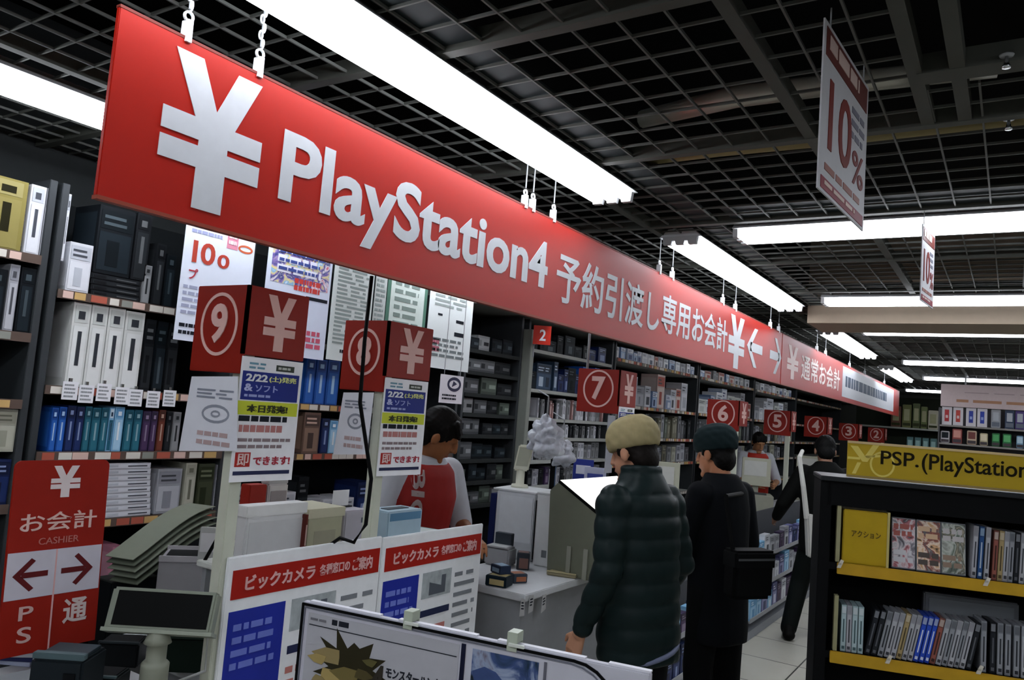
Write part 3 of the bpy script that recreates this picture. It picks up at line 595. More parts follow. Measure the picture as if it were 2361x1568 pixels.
def promo(label, yc, ye, zt, zb, seed):
    t = thing('promotional_flyer', label, 'flyer', (CX, (yc + ye) / 2, zb), 'release day flyers under the lane signs'); f = Fr((CX + .0075, yc, zb), (0, 1, 0), (0, 0, 1)); w, h = ye - yc, zt - zb
    mb = MB(); mb.fbox(f, 0, 0, w, h, -.002, 0); mb.build('sheet', M('#f0f0f4', .55), t)
    def band(name, b0, b1, m, a0=.03, a1=.95, c=.0012):
        mb = MB(); mb.fbox(f, a0 * w, b0 * h, a1 * w, b1 * h, 0, c); return mb.build(name, m, t)
    b = band('dark_emblem', .905, .955, M('#3a4038', .6), .55, .85); scribble(f, .58 * w, .91 * h, .82 * w, .95 * h, 1, M('#b8bcb4', .6), b, base=.0012, seed=seed, word=.3)
    scribble(f, .12 * w, .90 * h, .42 * w, .965 * h, 2, M('#6a94a8', .6), t, seed=seed + 1, word=.5)
    b = band('blue_block', .655, .885, M('#1a2a80', .5)); text('2/22', f, .08 * w, .805 * h, .42 * w, .865 * h, WHITE, b, .03, base=.0012); text('(土)発売', f, .45 * w, .805 * h, .90 * w, .86 * h, M('#dfe296', .6), b, .02, base=.0012)
    text('&', f, .07 * w, .725 * h, .2 * w, .785 * h, M('#b8bce4', .6), b, .03, base=.0012); text('ソフト', f, .24 * w, .725 * h, .60 * w, .78 * h, M('#9aa2d8', .6), b, .02, base=.0012)
    scribble(f, .08 * w, .67 * h, .62 * w, .71 * h, 1, M('#9aa4d8', .6), b, seed=seed + 2, base=.0012, word=.2)
    b = band('yellow_band', .535, .645, YELB, 0, .97); text('本日発売!', f, .14 * w, .555 * h, .80 * w, .62 * h, M('#34381c', .6), b, .03, base=.0012)
    scribble(f, .04 * w, .47 * h, .95 * w, .525 * h, 1, INK, t, seed=seed + 3, word=.14, fill=.8)
    scribble(f, .06 * w, .38 * h, .95 * w, .45 * h, 1, M('#b87a78', .6), t, seed=seed + 4, word=.1, fill=.8)
    scribble(f, .06 * w, .255 * h, .92 * w, .36 * h, 2, M('#8c7c80', .6), t, seed=seed + 5, word=.12)
    b = band('red_square', .12, .235, M('#b02a26', .5), .05, .28); text('即', f, .08 * w, .13 * h, .25 * w, .225 * h, M('#e4c8c4', .6), b, .01, base=.0012)
    text('できます!', f, .33 * w, .13 * h, .93 * w, .20 * h, M('#a83040', .6), t, .03)
    band('foot_line', .055, .085, M('#22284c', .6), .04, .94)
promo('tall release day flyer hanging under the yen board of sign 9', 1.50, 1.735, z_at(820, 1.5, CX), z_at(1112, 1.5, CX), 50)
promo('tall release day flyer hanging under the yen board of sign 8', 2.128, 2.375, z_at(870, 2.128, CX), z_at(1098, 2.128, CX), 60)
promo('small release day flyer hanging under the yen board of sign 7', y7, y7 + .22, z_at(937, y7, CX), z_at(937, y7, CX) - .27, 70)
for lb, yc, pl0, pr0, pl1, pr1, pt, pb, sd in (('grey translucent notice sheet hanging under the number board of sign 9', 1.49, 442, 548, 412, 545, 868, 1040, 80), ('pale notice sheet hanging under the number board of sign 8', 2.11, 792, 862, 768, 845, 905, 1048, 83)):
    a, b, c, d = ony(pl1, pb, yc), ony(pr1, pb, yc), ony(pr0, pt, yc), ony(pl0, pt, yc)
    t = thing('notice_sheet', lb, 'notice', (a + b) / 2); f = Fr((a.x, yc, a.z), (1, 0, 0), (0, 0, 1))
    mb = MB(); mb.hexa([a, b, b + V((0, .002, 0)), a + V((0, .002, 0)), d, c, c + V((0, .002, 0)), d + V((0, .002, 0))]); mb.build('sheet', M('#dcdee6', .5, noise=.08, scale=12), t)
    w, h = b.x - a.x, c.z - b.z
    scribble(f, .22 * w, .78 * h, .9 * w, .93 * h, 3, M('#868a98', .6), t, seed=sd, word=.5)
    mb = MB(); mb.ring(f, .58 * w, .58 * h, .24 * w, .13 * h, .008, 0, .001, seg=20); mb.ring(f, .58 * w, .58 * h, .08 * w, .05 * h, .006, 0, .001, seg=12); mb.build('round_drawing', M('#8c909c', .6), t)
    scribble(f, .3 * w, .12 * h, .9 * w, .36 * h, 2, M('#b49c9c', .6), t, seed=sd + 1, word=.2)
mb = MB(); mb.box((CX - .012, y7 - .10, 1.40), (CX - .008, y7 - .01, z_at(957, y7, CX) - .005)); tag(mb.build('notice_sheet', M('#9a9ca4', .5)), 'pale blank sheet hanging under the number board of sign 7', 'notice')
# black cable
mb = MB(); p0, p1 = onx(857, 636, -1.80), onx(838, 1246, -1.80)
mb.tube([(-1.80, p0.y, 2.12), (-1.80, p0.y - .004, 1.9), (-1.80, p0.y + .002, 1.7), (-1.80, p1.y + .01, 1.45), (-1.80, p1.y + .004, 1.3), (-1.84, p1.y - .002, 1.236), (-1.90, p1.y - .006, 1.242), (-1.96, p1.y - .008, 1.2), (-1.995, p1.y - .01, 1.144)], .0065, 8)
tag(mb.build('power_cable', BLACK, smooth=True), 'black cable hanging from the red banner past the sign numbered 8', 'cable')

# ================================================================ things on the ledge and counters
def obox(name, label, cat, c, size, rz, col, bevel=.006, parts=None):
    c = V(c) + V((0, 0, .0015))
    """a small appliance or box turned about z; c = centre of its base; parts = extra pieces in its own frame"""
    t = thing(name, label, cat, c); u = V((math.cos(rz), math.sin(rz), 0)); f = Fr(c, u, (0, 0, 1))     # n = towards -v: front
    w, d, h = size
    mb = MB(); mb.fbox(f, -w / 2, 0, w / 2, h, -d / 2, d / 2); mb.build('body', M(col, .45), t, bevel=bevel)
    for nm, cl, a0, b0, a1, b1, c0, c1 in parts or []:
        mb = MB(); mb.fbox(f, a0, b0, a1, b1, c0, c1); mb.build(nm, M(cl, .4), t, bevel=min(.002, abs(a1 - a0) * .1, abs(b1 - b0) * .1, abs(c1 - c0) * .2))
    return t, f
LG = 1.136
def lz(px, py, x=None): return onx(px, py, x) if x else onz(px, py, LG)
def ledge(name, label, cat, px0, px1, pt, X, dp, col, parts, bevel=.005):
    """a thing on the ledge whose front at X fills the sight between two measured columns, up to row pt"""
    y0, y1 = y_at(px0, 1.22, X), y_at(px1, 1.22, X); w = y1 - y0; h = z_at(pt, y0, X) - LG
    P_ = [(n, c_, a0 * w - w / 2, b0 * h, a1 * w - w / 2, b1 * h, c0, c1) for n, c_, a0, b0, a1, b1, c0, c1 in parts(dp / 2)]
    return obox(name, label, cat, (X - dp / 2, (y0 + y1) / 2, LG), (w, dp, h), R(90), col, bevel, P_)
ledge('document_box', 'large white lidded box on the counter ledge between signs 9 and 8', 'box', 562, 698, 1178, CX - .10, .05, '#d8d8d8', lambda d: [('lid', '#e4e4e2', -.02, .88, 1.02, 1.06, -d - .004, d + .004), ('front_flap', '#d0d0d0', .05, .05, .95, .8, d, d + .002)])
ledge('paper_box', 'cream box right of the large white lidded box', 'box', 706, 788, 1182, CX - .12, .17, '#b4b296', lambda d: [('lid', '#ccc8ae', -.03, .86, 1.03, 1.05, -d - .004, d + .004), ('label', '#a4a08a', .2, .25, .8, .6, d, d + .001)])
ledge('red_folder', 'dark red folder standing between the white lidded box and the cream box', 'folder', 701, 706, 1188, CX - .08, .14, '#5c241c', lambda d: [('spine_label', '#b89a90', .2, .4, .8, .8, d, d + .001)], .001)
ledge('receipt_printer', 'grey receipt printer on the ledge left of the post of sign 8', 'printer', 793, 846, 1180, CX - .14, .17, '#b4b0b8', lambda d: [('paper_slot', '#2b2d30', .1, 1, .9, 1.03, -.02, .01), ('paper', '#e4e4e4', .15, 1, .85, 1.4, -.008, -.006), ('button', '#5a6068', .7, .7, .85, .82, d, d + .002)])
ledge('red_box', 'small red box behind the large white lidded box', 'box', 566, 606, 1120, CX - .31, .05, '#9c2a20', lambda d: [('label', '#8c3a30', .2, .3, .8, .7, d, d + .001)], .003)
ledge('label_printer', 'white label printer behind the large white box, right of the red box', 'printer', 610, 656, 1118, CX - .31, .05, '#d0ccca', lambda d: [('panel', '#9c9496', .1, .7, .9, .9, d, d + .002), ('lid', '#b6b6b6', .0, 1, 1, 1.05, -.02, .02)])
ledge('tissue_box', 'pale blue box on the ledge right of the post of sign 8', 'box', 893, 972, 1182, CX - .10, .12, '#a9c0cc', lambda d: [('print', '#5c86a4', .05, .75, .95, .95, d, d + .001), ('opening', '#3c4650', .2, 1, .8, 1.02, -.02, .02)])
for k in range(4):
    o, f = obox('leaflet', ['white', 'blue', 'pale', 'teal'][k] + ' leaflet in the pile beside the pale blue box, %s from the bottom' % nth(k), 'leaflet', (CX - .16 + .01 * k, 2.58 + .004 * k, LG + k * .014), (.15, .11, .011), R(80 + 6 * k), ['#d0d4d4', '#4a7c9c', '#c6d0c4', '#8ab0a8'][k], .001, [('cover_print', ['#9aa0a0', '#a8c4d4', '#8aa08c', '#d8e0dc'][k], -.06, .011, .06, .0114, -.04, .04)])
t, f = obox('card_terminal', 'dark card terminal on the counter ledge left of the clerk', 'terminal', (CX - .31, 2.33, LG), (.08, .09, .10), R(100), '#2a3048', .01, [('screen', '#7c8ca0', -.03, .1, .03, .102, -.04, .0), ('keypad', '#20232a', -.03, .1, .03, .103, .005, .04)])
t, f = obox('carton', 'pale carton behind the counter, under the shelf edge left of the clerk', 'carton', (CX - .85, 2.62, .0), (.26, .25, 1.06), R(90), '#8c8c86', .004, [('tape', '#a89a78', -.02, 1.06, .02, 1.062, -.12, .12)])
# left corner: cashier sign, display, bin, plastic sheets, books
t = thing('cashier_sign', 'red upright cashier sign with a yen symbol and two arrows, lower left', 'sign', (-2.32, 1.25, CT)); y0, y1 = 1.107, 1.376; f = Fr((-2.285, y0, .94), (0, 1, 0), (-.066, 0, 1)); w, h = y1 - y0, .53
def rr(w, h, r, n=6): 
    p = []
    for cx, cy, a in ((w - r, h - r, 0), (r, h - r, 90), (r, 0, 180), (w, 0, 270)):
        if cy == 0: p.append((0 if a == 180 else w, 0)); continue
        p += [(cx + r * math.cos(R(a + 90 * k / n)), cy + r * math.sin(R(a + 90 * k / n))) for k in range(n + 1)]
    return p
mb = MB(); mb.prism(f, rr(w, h, .02), -.008, 0); mb.build('board', M('#921a0c', .5), t)
mb = MB(); yen(mb, f, w * .37, h * .80, w * .68, h * .97, .0001, .002); mb.build('yen_sign', M('#ddd0d0', .5), t)
text('お会計', f, w * .1, h * .625, w * .9, h * .725, M('#dcb8b0', .5), t, .01); text('CASHIER', f, w * .3, h * .555, w * .72, h * .59, M('#b87068', .5), t, .0)
for s in (0, 1):
    mb = MB(); mb.fbox(f, w * (.01 + .495 * s), h * .285, w * (.49 + .495 * s), h * .525, 0, .0015); p = mb.build('arrow_panel', M('#c6c2cc', .5), t)
    a0 = w * (.07 + .49 * s); a1 = w * (.42 + .48 * s); zc = h * .405; k = (a1 - a0); q = 1 if s else -1; tip, tail = (a1, a0) if s else (a0, a1)
    mb = MB(); mb.prism(f, [(tip, zc), (tip - q * k * .5, zc + h * .085), (tip - q * k * .62, zc + h * .07), (tip - q * k * .22, zc), (tip - q * k * .62, zc - h * .07), (tip - q * k * .5, zc - h * .085)], .0015, .003)
    mb.build('arrow_head', M('#5c1418', .5), p)
    mb = MB(); mb.prism(f, [(tail, zc - h * .014), (tail, zc + h * .014), (tip - q * k * .25, zc + h * .014), (tip - q * k * .25, zc - h * .014)], .0015, .003); mb.build('arrow_shaft', M('#5c1418', .5), p)
mb = MB(); mb.fbox(f, w * .49, 0, w * .505, h * .525, 0, .002); mb.build('divider', PINK, t)
text('P', f, w * .17, h * .175, w * .31, h * .245, M('#d0aca6', .5), t, .01); text('S', f, w * .17, h * .06, w * .31, h * .14, M('#d0aca6', .5), t, .01); text('通', f, w * .62, h * .12, w * .88, h * .25, M('#d0c0bc', .5), t, .02)
mb = MB(); mb.box((-2.38, y0 + .02, CT), (-2.27, y1 - .02, CT + .012)); mb.box((-2.294, y0 + .1, CT + .01), (-2.289, y1 - .1, .95)); mb.build('stand', GREY, t)

c = dep(372, 1407, 2.12); uu = V((.80, .60, 0)).normalized(); tl = V((uu.y, -uu.x, 0)); vv = (V((0, 0, 1)) * .93 - tl * .36).normalized()
t = thing('customer_display', 'tilted customer display with a black screen on a cream pole, lower left', 'display', (c.x, c.y, CT)); f = Fr(c, uu, vv)
mb = MB(); mb.fbox(f, -.14, -.055, .14, .055, -.05, 0); mb.build('housing', M('#7c8274', .5), t, bevel=.006)
mb = MB(); mb.fbox(f, -.122, -.043, .128, .046, 0, .002); mb.build('screen', M('#020303', .55), t)
mb = MB(); mb.fbox(f, -.145, -.06, .145, -.05, -.055, .004); mb.build('lower_lip', M('#8a9082', .5), t)
q = c + V((0, 0, -.06)); mb = MB(); mb.lathe([(.02, c.z - .045 - CT), (.03, c.z - .07 - CT), (.036, c.z - .085 - CT), (.026, c.z - .09 - CT), (.026, .12), (.03, .118), (.036, .112), (.036, .105), (.036, .0)], (c.x, c.y, CT)); mb.build('pole', M('#85887a', .5), t, smooth=True)
mb = MB(); mb.lathe([(.036, .02), (.055, .016), (.06, 0)], (c.x, c.y, CT)); mb.build('base', M('#7a7d70', .5), t)
mb = MB(); g = c - tl * .06; mb.tube([g + V((.02, .05, -.03)), g + V((.05, .10, -.10)), g + V((.03, .12, -.2)), (g.x - .05, g.y + .06, CT + .006)], .004, 6); mb.build('cord', M('#a8aaa8', .5), t)
b = onz(150, 1535, CT + .12); obox('keyboard', 'dark cash register keyboard at the lower left, before the cashier sign', 'keyboard', (b.x + .0, b.y + .01, CT), (.13, .13, .15), R(35), '#1c2226', .006, [('key_block', '#2a363c', -.055, .15, .055, .158, -.05, .03), ('top_bar', '#4a5c60', -.064, .15, .064, .165, .04, .062), ('card_slot', '#0c0e10', .02, .08, .05, .12, .065, .068)])
for k in range(5):
    b = onz(52, 1545, CT); obox('catalogue', ['blue and white catalogue', 'navy catalogue', 'white catalogue', 'blue grey catalogue', 'pale top catalogue'][k] + ' in the fanned pile at the lower left corner', 'catalogue', (b.x - .12 + .012 * k, b.y + .07, CT + k * .014), (.15, .2, .013), R(30 + 7 * k), ['#a8b0c8', '#1c2450', '#c0c2c8', '#5a6a8c', '#b8bcd0'][k], .001, [('cover_print', ['#30408c', '#7c88b8', '#4a5aa0', '#c8d0e0', '#28307c'][k], -.06, .013, .06, .0134, -.08, .0)])
b = dep(436, 1330, 3.05); CT0 = CT; CT = 0
t, f = obox('waste_bin', 'open grey white bin behind the customer display', 'bin', (b.x - .06, b.y + .05, CT), (.22, .2, b.z + .07 - CT), R(48), '#8b898c', .006, [('liner', '#1a1c1d', -.095, b.z + .065 - CT, .095, b.z + .0705 - CT, -.085, .085)])
for a0, b0, a1, b1, c0, c1 in ((-.11, .0, .11, 0.012, .1, .108), (-.11, 0, .11, .012, -.108, -.1)):
    mb = MB(); mb.fbox(f, a0, b.z + .06 - CT, a1, b.z + .082 - CT, c0, c1); mb.build('rim', M('#9a989a', .5), t)
CT = CT0
# fanned plastic sheets behind the bin
for k in range(5):
    mb = MB(); o = dep(330, 1330, 3.1) + V((0, -.02, -.03)); n = 8; P = []
    for j in range(n + 1):
        s_ = j / n; P.append(o + V((-.012 * k, 0, .022 * k)) + V((.0, .36 * s_ ** .9, .19 * math.sin(s_ * 1.45))))
    for j in range(n):
        q = V((-.13, -.04, 0)); a, b = P[j], P[j + 1]; th = V((0, 0, .003)); mb.hexa([a, b, b + q, a + q, a + th, b + th, b + q + th, a + q + th])
    tag(mb.build('plastic_sheet', M(['#4c5246', '#5a6054', '#6a7062', '#50564a', '#787c6e'][k], .35), smooth=False), 'bent grey green plastic sheet fanned above the bin, %s from the front' % nth(k), 'plastic sheet', 'fanned plastic sheets')
o = dep(330, 1330, 3.1); obox('printer_stand', 'dark printer stand under the fanned plastic sheets', 'stand', (o.x - .17, o.y + .04, 0), (.12, .2, o.z - .036), R(0), '#14181a', .006, [('stand_top', '#2a2e2c', -.06, o.z - .04, .06, o.z - .034, -.1, .1), ('tray_slot', '#050606', -.05, .5, .05, .56, .1, .101)])
b = dep(478, 1260, 2.95); obox('card_holder', 'small white card holder standing by the fanned plastic sheets', 'holder', (b.x, b.y, b.z - .05), (.06, .02, .12), R(48), '#a4a6a2', .002, [('card', '#c4c4c4', -.025, .03, .025, .1, .01, .012)])
mb = MB(); mb.tube([dep(512, 1222, 2.62), dep(470, 1296, 2.62)], .006, 8); tag(mb.build('handle_rod', BLACK), 'short black rod leaning over the bin by the post of sign 9', 'rod')

for nm, lb, px, py, z, sz, rz, col, pr in (('dark_crate', 'dark green crate right of the customer display pole', 445, 1500, CT, (.13, .12, .10), 40, '#1a2620', '#26362e'), ('cable_box', 'black cable box below the customer display, left of its pole', 285, 1490, CT, (.12, .1, .07), 40, '#101314', '#2a3032'), ('cash_tray', 'dark ribbed tray before the customer display pole', 235, 1550, CT, (.12, .1, .05), 35, '#1c2222', '#56686a')):
    p = onz(px, py, z + .05); obox(nm, lb, 'box', (p.x, p.y, CT), sz, R(rz), col, .005, [('rim', pr, -sz[0] * .5, sz[2], sz[0] * .5, sz[2] + .006, sz[1] * .4, sz[1] * .5), ('inset', '#0a0c0c', -sz[0] * .42, sz[2], sz[0] * .42, sz[2] + .002, -sz[1] * .4, sz[1] * .36)])
# register of the next counter
b = onz(1238, 1306, CT); x0, y0 = b.x, b.y
obox('register_tower', 'narrow white register tower with a dark seam, on the counter left of the quilted jacket', 'register', (x0, y0 + .12, CT), (.10, .22, .40), R(8), '#d2d4d4', .006, [('seam', '#0c0d0e', -.056, .03, -.05, .36, -.09, .112), ('top_cap', '#c8caca', -.052, .4, .052, .408, -.11, .11), ('vent', '#707478', .0, .05, .03, .09, .11, .112)])
obox('register_cabinet', 'broad white register cabinet with a blue flank behind the small printer', 'register', (x0 - .225, y0 + .2, CT), (.25, .3, .385), R(8), '#c4c8cc', .006, [('blue_flank', '#16204c', -.165, .02, -.125, .36, -.12, .15), ('front_plate', '#d0d4d8', -.10, .1, .11, .36, .15, .153), ('top_plate', '#d4d6d8', -.15, .385, .125, .395, -.14, .15)])
obox('slip_printer', 'grey slip printer with a dark top, before the register tower', 'printer', (onz(1152, 1302, CT).x, onz(1152, 1302, CT).y, CT), (.15, .11, .10), R(8), '#9a9c9e', .01, [('dark_top', '#343c44', -.05, .1, .05, .17, -.06, -.02), ('paper_tray', '#b8baba', -.06, .1, .06, .108, -.02, .06)])
p = V((x0 - .29, y0 + .22, CT + .3965)); t = thing('pole_display', 'cream pole display standing on the white register cabinet', 'display', p)
mb = MB(); mb.lathe([(.026, .11), (.026, .02), (.05, .018), (.055, 0)], p, 16); mb.build('pole', CREAM, t, smooth=True)
g = Fr(p + V((.0, 0, .10)), (math.cos(.5), math.sin(.5), 0), V((.12, .1, 1))); mb = MB(); mb.fbox(g, -.045, 0, .045, .16, -.03, .03); mb.build('head', CREAM, t, bevel=.008)
mb = MB(); mb.fbox(g, -.036, .03, .036, .145, .03, .032); mb.build('screen', M('#a8aa98', .3), t)
for k, (px_, py_, sz, rz, col, pc, lb) in enumerate([(1150, 1350, (.11, .09, .05), 10, '#1a2730', '#b8a878', 'dark boxed game lying at the near end of the grey counter'), (1192, 1342, (.08, .07, .045), 60, '#3a4450', '#a86848', 'grey packet with an orange print beside the dark boxed game'), (1152, 1346, (.08, .07, .04), -20, '#26344e', '#8ca8c0', 'navy packet lying on the dark boxed game'), (1205, 1312, (.07, .08, .09), 30, '#2a3038', '#7c5c54', 'small dark carton behind the dark boxed game')]):
    obox('game_packet', lb, 'packet', (onz(px_, py_, CT).x, onz(px_, py_, CT).y, CT + (.052 if k == 2 else 0)), sz, R(rz), col, .003, [('print', pc, -sz[0] * .4, sz[2], sz[0] * .4, sz[2] + .001, -sz[1] * .4, sz[1] * .3), ('side_print', pc, -sz[0] * .3, .008, sz[0] * .4, sz[2] * .7, sz[1] / 2, sz[1] / 2 + .001)])
# terminal wedge with a bright sloping top
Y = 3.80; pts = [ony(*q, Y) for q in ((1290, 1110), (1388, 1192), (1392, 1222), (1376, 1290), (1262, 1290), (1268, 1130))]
t = thing('payment_terminal', 'payment terminal, white sloping top made to glow, before the man in the beige cap', 'terminal', (sum(p.x for p in pts) / 6, Y + .14, CT)); g = Fr((0, Y, 0), (1, 0, 0), (0, 0, 1))
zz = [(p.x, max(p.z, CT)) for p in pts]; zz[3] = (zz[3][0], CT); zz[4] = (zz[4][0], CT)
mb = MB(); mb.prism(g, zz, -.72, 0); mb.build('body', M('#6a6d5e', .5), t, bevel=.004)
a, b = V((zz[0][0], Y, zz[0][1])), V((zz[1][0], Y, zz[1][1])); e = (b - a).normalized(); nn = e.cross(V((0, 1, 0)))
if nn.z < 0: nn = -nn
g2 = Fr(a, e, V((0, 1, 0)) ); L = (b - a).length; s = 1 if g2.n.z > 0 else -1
mb = MB(); mb.fbox(g2, 0, -.006, L, .726, 0, s * .012); mb.build('glowing_top', M('#f4f4f0', .35, emit=.75), t, bevel=.003)  # emission added so the white top looks strongly lit
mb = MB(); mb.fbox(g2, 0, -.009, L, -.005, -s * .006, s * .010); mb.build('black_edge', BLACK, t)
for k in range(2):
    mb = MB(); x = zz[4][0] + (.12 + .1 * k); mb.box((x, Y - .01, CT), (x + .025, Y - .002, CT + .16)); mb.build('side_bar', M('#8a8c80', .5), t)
b = onz(1300, 1326, CT); obox('coin_tray', 'shallow beige coin tray on the counter edge left of the quilted jacket', 'tray', (b.x, b.y, CT), (.16, .13, .018), R(15), '#8c8468', .004, [('tray_floor', '#a89c74', -.07, .018, .07, .0185, -.055, .055), ('rim', '#b4aa84', -.08, .018, .08, .024, .055, .065)])
for k, (px, lb) in enumerate([(1205, 'crumpled white slip hanging from the corner of the grey counter'), (1225, 'white slip with dark marks hanging from the grey counter edge'), (1255, 'narrow white slip hanging from the grey counter edge, rightmost')]):
    y = y_at(px, .82, CX); f = Fr((CX + .0, y - .02, .76 - .02 * (k == 2)), (0, 1, .2 * (k - 1)), (0, 0, 1)); t = thing('paper_slip', lb, 'slip', (CX, y, .75))
    mb = MB(); mb.prism(f, [(0, 0), (.045, .005), (.04, .08), (.005, .085)], -.001, 0); mb.build('slip', M('#b0b0b0', .6), t); scribble(f, .01, .03, .035, .07, 3, INK, t, seed=k, off=.0006)
# thin monitor seen edge-on, blue posters and later registers
p = onz(1272, 1128, 1.22); obox('staff_monitor', 'thin black staff monitor seen edge on, left of the bright payment terminal', 'monitor', (p.x, p.y, CT), (.34, .03, .62), R(118), '#0d0e10', .006, [('screen', '#31506c', -.15, .3, .15, .6, .015, .017), ('foot', '#1a1c1e', -.1, 0, .1, .012, -.09, .09)])
for i, (y, lb) in enumerate([(5.6, 'cream lane register with a customer screen, between the two standing customers'), (8.2, 'cream lane register behind the person with the black bag'), (10.6, 'farthest cream lane register down the aisle')]):
    obox('lane_register', lb, 'register', (CX - .3, y, CT), (.34, .3, .20), R(20), '#a4a494', .01, [('screen_back', '#c2c2ae', -.14, .28, .14, .56, -.02, .04), ('screen_arm', '#a8a898', -.03, .2, .03, .3, -.03, .0), ('white_notice', '#d4d4ce', -.12, .38, .1, .53, .041, .043), ('keyboard', '#4a4c4c', -.15, .2, .1, .215, .02, .14)])
for i, (px, py, y, cl, lb) in enumerate([(1345, 1080, 4.9, '#2c3a8c', 'small blue and white advert panel on the counter by the capped man'), (1372, 1100, 4.6, '#b8bcd4', 'small pale advert panel nearest the capped man face')]):
    p = ony(px, py, y); obox('advert_panel', lb, 'advert', (p.x, y, CT), (.14, .02, p.z + .06 - CT), R(25), cl, .002, [('print', '#d8dae8' if i == 0 else '#4450a0', -.05, p.z - .04 - CT, .05, p.z + .02 - CT, .01, .012), ('foot', '#606468', -.05, 0, .05, .01, -.05, .05)])
# goods racks against the counter fronts
for b_, (y0, y1, lb) in enumerate([(4.72, 5.6, 'low goods rack of blue packs beside the man in the quilted jacket'), (6.55, 9.2, 'low goods rack of small packs along the counter before the bending person')]):
    t = thing('goods_rack', lb, 'rack', (CX + .1, (y0 + y1) / 2, 0)); lv = (.10, .36) if b_ == 0 else (.16, .40, .64)
    mb = MB(); mb.box((CX - .0, y0, 0), (CX + .012, y1, .62 if b_ == 0 else .98)); mb.build('back_panel', M('#4a4c50', .6), t)
    for z in lv:
        mb = MB(); mb.box((CX + .012, y0, z - .015), (CX + .16, y1, z)); mb.box((CX + .155, y0, z), (CX + .16, y1, z + .02)); mb.build('shelf', M('#9a9ca0', .4), t)
    mb = MB(); mb.box((CX + .012, y0, 0), (CX + .14, y1, .07)); mb.build('foot_board', M('#8e9298', .5), t)
    for li, z in enumerate(lv):
        rn = random.Random(b_ * 10 + li); y = y0 + .02; i = 0
        while y < y1 - .12:
            w = rn.uniform(.09, .12) * (1 if b_ == 0 else 1.6); cols = rn.choice([NV, PU, W1, BL2, S1, ('#5a5c8c', '#8c8eb8', '#3c3e68', '#d0d0e4')] if li or b_ else [BL1, NV])
            goods('goods_pack', '%s pack, %s from left, %s shelf up of low rack beside the %s' % (cn(cols[0]), nth(i), nth(li), 'quilted man' if b_ == 0 else 'bending person'), 'pack', y, min(y + w, y1 - .01), z + .001, z + rn.uniform(.13, .2), cols, 'packs in the low counter racks', .05, CX + .15, 'box', b_ * 90 + li * 20 + i); y += w + .012; i += 1
y0 = y_at(1706, .35, CX + .03); y1 = y_at(1744, .35, CX + .03); zb = .12; f = Fr((CX + .03, y0, zb), (0, 1, 0), (0, 0, 1))
t = thing('floor_sign', 'white floor sign with a red yen symbol beside the person with the black bag', 'sign', (CX + .03, (y0 + y1) / 2, 0)); w, h = y1 - y0, z_at(1368, y0, CX + .03) - zb
mb = MB(); mb.fbox(f, 0, 0, w, h, -.02, 0); mb.build('board', M('#c2bcb8', .5), t); mb = MB(); yen(mb, f, w * .2, h * .3, w * .8, h * .92, .0001, .002); mb.build('yen_sign', RED, t)
mb = MB(); mb.fbox(f, 0, -zb, w, 0, -.03, .002); mb.build('foot', M('#6a2024', .5), t)

# ---------------------------------------------------------------- the pale crumpled plastic bags hanging behind the staff monitor
# ================================================================ people
def prim_cone(bm, p0, r0, p1, r1, seg=14, lat=5, sx=1.0, side=None):
    """round-ended tapering limb from p0 to p1; sx widens it along the direction side"""
    p0, p1 = V(p0), V(p1); ax = (p1 - p0); L = ax.length; ax = ax.normalized() if L > 1e-6 else V((0, 0, 1))
    a = (V(side) - ax * ax.dot(V(side))).normalized() if side is not None else ax.cross(V((0, 0, 1)) if abs(ax.z) < .9 else V((1, 0, 0))).normalized()
    b = ax.cross(a); rings = []
    for k in range(-lat, lat + 1):
        t = math.pi / 2 * k / lat
        for c, r, ok in ((p0, r0, k <= 0), (p1, r1, k >= 0)):
            if not ok: continue
            o = c + ax * math.sin(t) * r; q = max(math.cos(t), 1e-3) * r
            rings.append([bm.verts.new(o + a * math.cos(2 * math.pi * j / seg) * q * sx + b * math.sin(2 * math.pi * j / seg) * q) for j in range(seg)])
    for u, w in zip(rings, rings[1:]):
        for j in range(seg): bm.faces.new((u[j], u[(j + 1) % seg], w[(j + 1) % seg], w[j]))
    bm.faces.new(rings[0][::-1]); bm.faces.new(rings[-1])
def prim_ell(bm, c, r, m=None, seg=18):
    n = bmesh.ops.create_uvsphere(bm, u_segments=seg, v_segments=seg // 2 + 2, radius=1)['verts']
    for v in n:
        p = V((v.co.x * r[0], v.co.y * r[1], v.co.z * r[2])); v.co = V(c) + (m @ p if m else p)
def prim_loft(bm, rings, seg=24):
    """closed body of ellipse sections: (centre, half width, half depth, tilt)"""
    rs = []
    for c, rx, ry, *q in rings:
        m = q[0] if q else None
        row_ = []
        for j in range(seg):
            t = 2 * math.pi * j / seg; e = .82
            p = V((rx * math.copysign(abs(math.cos(t)) ** e, math.cos(t)), ry * math.copysign(abs(math.sin(t)) ** e, math.sin(t)), 0)); row_.append(bm.verts.new(V(c) + (m @ p if m else p)))
        rs.append(row_)
    for u, w in zip(rs, rs[1:]):
        for j in range(seg): bm.faces.new((u[j], u[(j + 1) % seg], w[(j + 1) % seg], w[j]))
    bm.faces.new(rs[0][::-1]); bm.faces.new(rs[-1])
